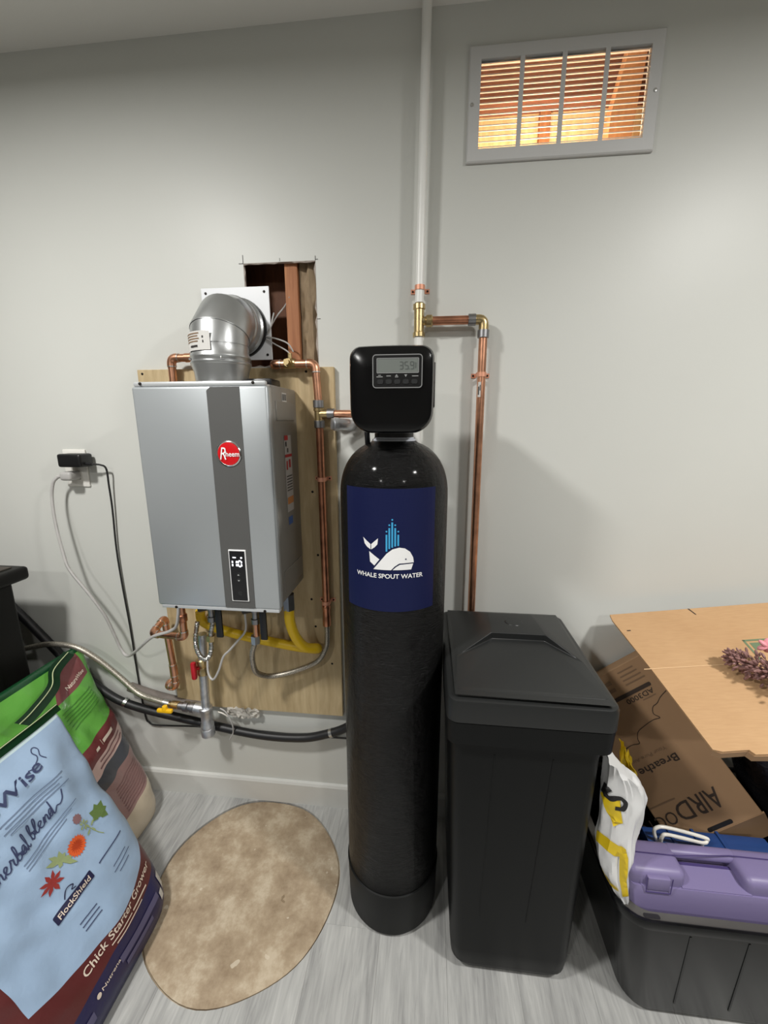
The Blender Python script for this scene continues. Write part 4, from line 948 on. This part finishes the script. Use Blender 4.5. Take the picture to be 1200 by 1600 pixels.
# folded dark green top
m = MB(); bm = m.bm
pa = [Vector(p) for p in [(-1.205, 1.14, .632), (-1.175, 1.053, .624), (-1.150, 1.014, .593), (-1.090, .897, .604), (-1.062, .835, .615)]]
pa = catmull(pa, 6); A = []; B = []
for i, p in enumerate(pa):
    A.append(bm.verts.new(p+Vector((.008, .012, -.012)))); B.append(bm.verts.new(p+Vector((-.008, -.010, .012))))
for i in range(len(pa)-1): bm.faces.new((A[i], A[i+1], B[i+1], B[i]))
bmesh.ops.solidify(bm, geom=bm.faces[:], thickness=.003)
fo = O('top_fold', m, 'bag_green_dark', bb_)
O('stitch_line', MB().tube([p+Vector((.001, -.004, .006)) for p in pa], .0014, 5, False), 'tape_cream', fo)

# ================================================================== BLACK TOTE AND WHAT IS IN IT
to = T('storage_tote', 'open black plastic tote in the lower right corner', 'tote', (.8, .97, 0))
def tr(z, g): # taper
    k = z/.33; return (.505-.055*k-g, 1.13+.05*k+g, .775-.028*k-g, 1.17+.03*k+g)
def trr(z, g, r): a, b, c, d = tr(z, g); return rr3(a, b, c, d, z, r, 7)
O('shell', MB().loft([trr(.001, -.02, .04), trr(.004, -.006, .05), trr(.02, 0, .055), trr(.305, 0, .06), trr(.306, .006, .064), trr(.326, .008, .066), trr(.331, .006, .064), trr(.331, .001, .062), trr(.327, -.003, .06), trr(.315, -.006, .058), trr(.03, -.006, .05), trr(.02, -.03, .03)]), 'tote_black', to, angle=40)
for x in (.60, .72, .86):
    O('rib', MB().prism([(x+.006, .05), (x+.010, .05), (x, .29), (x-.004, .29)], lambda a, b, t_: Vector((a, .775-.028*b/.33+t_, b)), -.0010, .004), 'tote_black', to, False)
# inner ledge (wide flat rim in front), reflection on black plastic painted in as grey
O('inner_ledge', MB().loft([trr(.322, -.004, .06), trr(.322, -.022, .05), trr(.318, -.022, .05), trr(.318, -.005, .06)], cap=False), 'tote_rim_sheen', to)
O('hand_slot', MB().prism(rrect(.50, .535, .755, .765, .0045), lambda a, b, t_: Vector((a, b, t_)), .3215, .3228), 'ink_black', to, False)
# purple case standing on edge
pc = T('tool_case', 'lavender plastic tool case with moulded handle standing in the black tote', 'case', (.68, .83, .025))
m = MB().loft([rr3(.520, .905, .786, .866, .03, .012), rr3(.518, .905, .784, .868, .036, .014), rr3(.478, .905, .782, .868, .358, .014), rr3(.481, .901, .786, .864, .372, .012)])
O('case_shell', m, 'purple', pc)
O('case_bump', MB().box(.476, .600, .790, .872, .355, .408, .016, 4), 'purple', pc)
O('case_bump', MB().box(.722, .900, .790, .872, .355, .408, .016, 4), 'purple', pc)
O('handle', MB().box(.585, .740, .842, .870, .385, .407, .009, 3), 'purple', pc)
O('handle_recess', MB().prism([(.590, .788), (.735, .788), (.725, .836), (.600, .836)], lambda a, b, t_: Vector((a, b, t_+(b-.788)*.12)), .370, .374), 'purple', pc, False)
O('grip_gap', MB().box(.602, .722, .836, .843, .372, .380), 'purple_dark', pc, False)
O('seam', MB().tube([(.468, .832, .405), (.50, .832, .4095), (.60, .832, .4095), (.72, .845, .4095), (.90, .845, .4095)], .0012, 5, False), 'purple_dark', pc)
lt = O('latch', MB().box(.512, .560, .782, .792, .366, .399, .002), 'purple', pc)
O('latch_groove', MB().tube([(.509, .7815, .402), (.510, .7805, .363), (.562, .7805, .363), (.563, .7815, .402)], .0012, 5, False), 'purple_dark', lt)
bc = T('blue_case', 'blue plastic case behind the purple one in the tote', 'case', (.75, .93, .025))
O('case_shell', MB().box(.575, .875, .886, .945, .03, .362, .006, 2), 'blue_plastic', bc)
for x in (.64, .70, .76): O('rib', MB().box(x-.004, x+.004, .8845, .946, .34, .366, .001, 1), 'blue_plastic', bc)
O('wire_handle', MB().tube([(.596, .905, .362), (.586, .905, .392), (.592, .905, .404), (.610, .905, .407), (.66, .905, .398), (.708, .905, .386), (.712, .905, .380), (.700, .90, .376), (.65, .897, .388), (.612, .897, .394), (.602, .897, .388), (.600, .897, .362)], .0042, 9), 'wire_white', bc, label='bent white wire handle')
O('wire_foot', MB().cyl((.700, .90, .378), (.700, .90, .360), .0032, n=8), 'wire_white', bc)
# crumpled white and yellow bag
wb = T('plastic_bag', 'crumpled white and yellow plastic bag hanging over the tote corner', 'bag', (.455, .82, .3))
RG = [(.312, .477, .010), (.34, .465, .020), (.39, .452, .031), (.45, .450, .042), (.52, .452, .046), (.58, .450, .044), (.615, .445, .040), (.640, .438, .034), (.658, .430, .026)]
def rgat(z):
    for a, b in zip(RG[:-1], RG[1:]):
        if z <= b[0] or b is RG[-1]:
            k = max(0, min(1, (z-a[0])/(b[0]-a[0]))); return a[1]+(b[1]-a[1])*k, a[2]+(b[2]-a[2])*k
def wbp(a, z, off=0):
    cx_, r = rgat(z); ry = .035
    f = 1+.24*noise.noise((math.cos(a)*1.5, math.sin(a)*1.5, z*7))-.34*abs(noise.noise((math.cos(a)*2.6+4, math.sin(a)*2.6, z*9+3)))+.12
    return Vector((cx_+(r*f*.93+off)*math.cos(a), .817+(ry*f+off)*math.sin(a), z))
m = MB(); rings = []
for k in range(46):
    z = .312+(.655-.312)*k/45; rings.append([wbp(2*PI*i/36, z)+Vector((0, 0, (.005*math.sin(i*.9)-.016*math.cos(2*PI*i/36))*max(0, (k-34)/11)**2)) for i in range(36)])
O('bag_film', m.loft(rings), 'poly_white', wb, angle=25)
wfn = lambda off: (lambda x, z: wbp(2*PI-math.acos(max(-1, min(1, (x-rgat(z)[0])/(rgat(z)[1]*.93)))), z, off))
O('yellow_print', decal([[(.408, .585), (.430, .60), (.434, .572), (.440, .545), (.427, .530), (.412, .56)], [(.404, .475), (.425, .488), (.452, .478), (.458, .455), (.458, .40), (.470, .350), (.460, .347), (.449, .39), (.444, .45), (.424, .458), (.410, .448)], [(.430, .372), (.448, .37), (.452, .362), (.440, .352), (.432, .36)]], wfn(.0025), .012), 'poly_yellow', wb)
O('black_print', decal(stroke([(.4115, .610), (.408, .596), (.415, .590), (.424, .600), (.433, .604), (.440, .594), (.436, .580), (.428, .578)], .0085, 5), wfn(.0036), .01), 'ink_black', wb)
m = MB(); bm = m.bm; n1, n2 = 10, 26
gr = [[bm.verts.new(((.470+.055*(i/n1)+.008*noise.noise((i*.5, k*.4, 2))-.060*max(0, (k/n2-.55))*(.5+i/n1)), .868+.012*noise.noise((i*.6, k*.35, 7)), .40+.285*k/n2-.05*(i/n1)*(k/n2)+.012*noise.noise((i*.9, 0, 4))*(k/n2))) for i in range(n1+1)] for k in range(n2+1)]
for k in range(n2):
    for i in range(n1): bm.faces.new((gr[k][i], gr[k][i+1], gr[k+1][i+1], gr[k+1][i]))
bmesh.ops.solidify(bm, geom=bm.faces[:], thickness=.001)
O('bag_back_film', m, 'poly_yellow', wb, label='yellow rear side of the bag')

# ================================================================== CARTON LEANING BEHIND THE TOTE
BR, TRc = Vector((.862, .96, .433)), Vector((.632, 1.155, .739))
cu_ = (TRc-BR).normalized(); cw_ = Vector((-cu_.z, 0, cu_.x)).normalized(); cn = cw_.cross(-cu_).normalized(); LC = (TRc-BR).length
cpt = lambda a, b, t_: BR+cw_*a+cu_*b+cn*t_
ab = T('leaning_carton', 'brown printed carton leaning upside down against the wall', 'carton', (.75, 1.05, .3))
m = MB(); m.prism([(0, -.012), (.235, -.012), (.235, LC), (0, LC)], cpt, -.078, 0); bmesh.ops.bevel(m.bm, geom=m.bm.edges[:], offset=.002, segments=1, affect='EDGES')
O('carton_body', m, 'cardboard_brown', ab, False)
fdn = (-cu_*.75-cn*.65).normalized(); fln = (cn*.75-cu_*.65).normalized()
cpt2 = lambda a, b, t_: BR-cu_*.012+cw_*a+fdn*b+fln*t_
O('carton_flap', MB().prism([(-.004, 0), (.22, 0), (.215, .11), (.002, .11)], cpt2, -.004, 0), 'cardboard_brown', ab, False)
cf_ = lambda a, b: cpt(a, b, .0012)
up_ = lambda a, b: cpt(a, -b, .0012)   # lettering stands on its head
O('carton_lettering', join(text_bm('AIR', .074, .046, up_, (.060, -.080), .010, align='L'), text_bm('D', .040, .043, up_, (.138, -.078), .002, align='L'), text_bm('OCTOR', .135, .030, up_, (.184, -.068), .0, align='L')), 'print_brown', ab)
O('carton_lettering', text_bm('Breathe', .112, .019, up_, (.088, -.182), .012, align='L'), 'print_brown', ab)
O('carton_lettering', text_bm('Your Pure Air', .10, .009, up_, (.100, -.206), 0, align='L'), 'print_faint', ab)
O('carton_bar', decal([rrect(.030, .225, .3495, .3600, .004)], cf_, .5), 'print_brown', ab, False)
O('carton_lettering', text_bm('AD3000', .082, .013, up_, (.034, -.344), .01, align='L'), 'print_brown', ab)
O('carton_print', decal([bar(.036, .324, .075, .3265)]+[bar(.03+.004*k, .376+.012*k, .09, .3795+.012*k) for k in range(4)]+[bar(.12, .375+.02*k, .225, .385+.02*k) for k in range(2)], cf_, .5), 'print_faint', ab, False)
cloud = [(-.0, .323), (.030, .314), (.048, .304), (.064, .300), (.074, .285), (.066, .270), (.085, .272), (.115, .268), (.138, .262), (.150, .248), (.154, .236), (.175, .240), (.20, .236), (.22, .222)]
O('carton_cloud', decal(stroke(cloud, .0018), cf_, .5), 'print_brown', ab, False)
O('carton_print', decal([bar(.16, .088, .232, .092)], cf_, .5), 'print_faint', ab, False)
O('hand_slot', MB().prism(rrect(.072, .138, -.006, .004, .0048), cpt, -.001, .0008), 'ink_black', ab, False)
# black film bundle under the loose cardboard
m = MB(); bm = m.bm
bmesh.ops.create_uvsphere(bm, u_segments=40, v_segments=28, radius=1)
ax = Vector((.23, -.09, -.68)).normalized(); s1 = ax.orthogonal().normalized(); s2 = ax.cross(s1)
for v in bm.verts:
    p = v.co.copy(); n_ = noise.noise(p*2.6)*.10+noise.noise(p*7)*.04
    p = p*(1+n_); v.co = Vector((.968, 1.075, .455))+ax*p.z*.405+s1*p.x*.08+s2*p.y*.08
    v.co.y = min(v.co.y, 1.165); v.co.x = min(v.co.x, 1.11); v.co.z = max(v.co.z, .025)
tag(O('film_bundle', m, 'trash_film', angle=180), 'shiny black plastic wrapped bundle under the loose cardboard', 'bundle')
# loose cardboard sheet on top
A_ = Vector((.542, 1.19, .837)); e1 = Vector((.990, 0, .139)).normalized(); e2 = Vector((.043, -.95, -.309)); e2 = (e2-e1*e2.dot(e1)).normalized(); eN = e2.cross(e1).normalized()
if eN.z < 0: eN = -eN
kp_ = lambda a, b, t_: A_+e1*a+e2*b+eN*t_
kb = T('cardboard_sheet', 'tan cardboard box top lying tilted over carton and tote', 'cardboard', (.8, 1.0, .78))
m = MB().prism([(.006, -.003), (.50, -.003), (.62, .02), (.62, .43), (.150, .412), (.128, .412), (.122, .402), (.070, .404), (.054, .399), (.03, .20), (.004, .02)], kp_, -.005, 0)
O('sheet', m, 'cardboard', kb, False)
cf2 = lambda a, b: kp_(a, b, .0008)
O('crease', decal([bar(.012, .1915, .30, .1935)], cf2, .5), mat('card_light', (218, 182, 140), .8), kb, False)
O('green_print', decal([bar(.285, .121, .46, .126), bar(.285, .121, .290, .20), bar(.296, .132, .44, .155)], cf2, .5), 'print_green', kb, False)
O('tear_mark', decal([[(.219, -.002), (.223, -.002), (.230, .022), (.227, .022)], bar(.026, .061, .036, .0645)], cf2, .5), 'print_brown', kb, False)
O('front_flap', MB().prism([(.056, .399), (.068, .405), (.120, .403), (.126, .413), (.62, .43)], lambda a, b, t_: kp_(a, b, -.005)+Vector((0, t_*.3, -t_)), 0, .016), 'cardboard_brown', kb, False)
# dried flower sprig
sp = T('dried_flower_sprig', 'mauve dried flower sprig lying over the tan cardboard', 'flower', (.86, 1.02, .80))
base = kp_(.40, .42, .03); tip = kp_(.204, .195, .032)
stem = [base, base.lerp(tip, .35)+eN*.012, base.lerp(tip, .7)+eN*.010, tip]
O('stem', MB().tube(stem, .0022, 6), 'mauve_stem', sp)
SP = catmull([Vector(p) for p in stem], 10)
m = MB(); ms = MB(); rnd = random.Random(3)
for k in range(640):
    u_ = rnd.random()**.85; p = SP[int(u_*(len(SP)-1))]; rad = .016+.058*(1-u_)**.7
    d = Vector((rnd.gauss(0, 1), rnd.gauss(0, 1), rnd.gauss(0, 1))).normalized(); d = (d*.8+(tip-base).normalized()*.7).normalized()
    q = p+d*rad*rnd.uniform(.35, 1.1)
    h_ = (q-A_).dot(eN)
    if h_ < .006: q += eN*(.006-h_)
    m.ball(q, .0042*rnd.uniform(.75, 1.2), (.75, .75, 1.7), 6, 4, d.to_track_quat('Z', 'Y'))
    if k % 3 == 0: ms.tube([p, (p+q)/2+eN*.002, q], .0007, 4, False)
O('buds', m, 'mauve', sp, kind='stuff'); O('twigs', ms, 'mauve_stem', sp, kind='stuff')
m = MB(); pc_ = kp_(.280, .195, .060)
for k in range(5):
    a = 2*PI*k/5; d = Vector((math.cos(a), .4, math.sin(a))).normalized(); m.ball(pc_+d*.010, .011, (.8, .5, 1), 10, 6, d.to_track_quat('Z', 'Y'))
O('pink_bloom', m, 'pink', sp, label='small pink bloom')
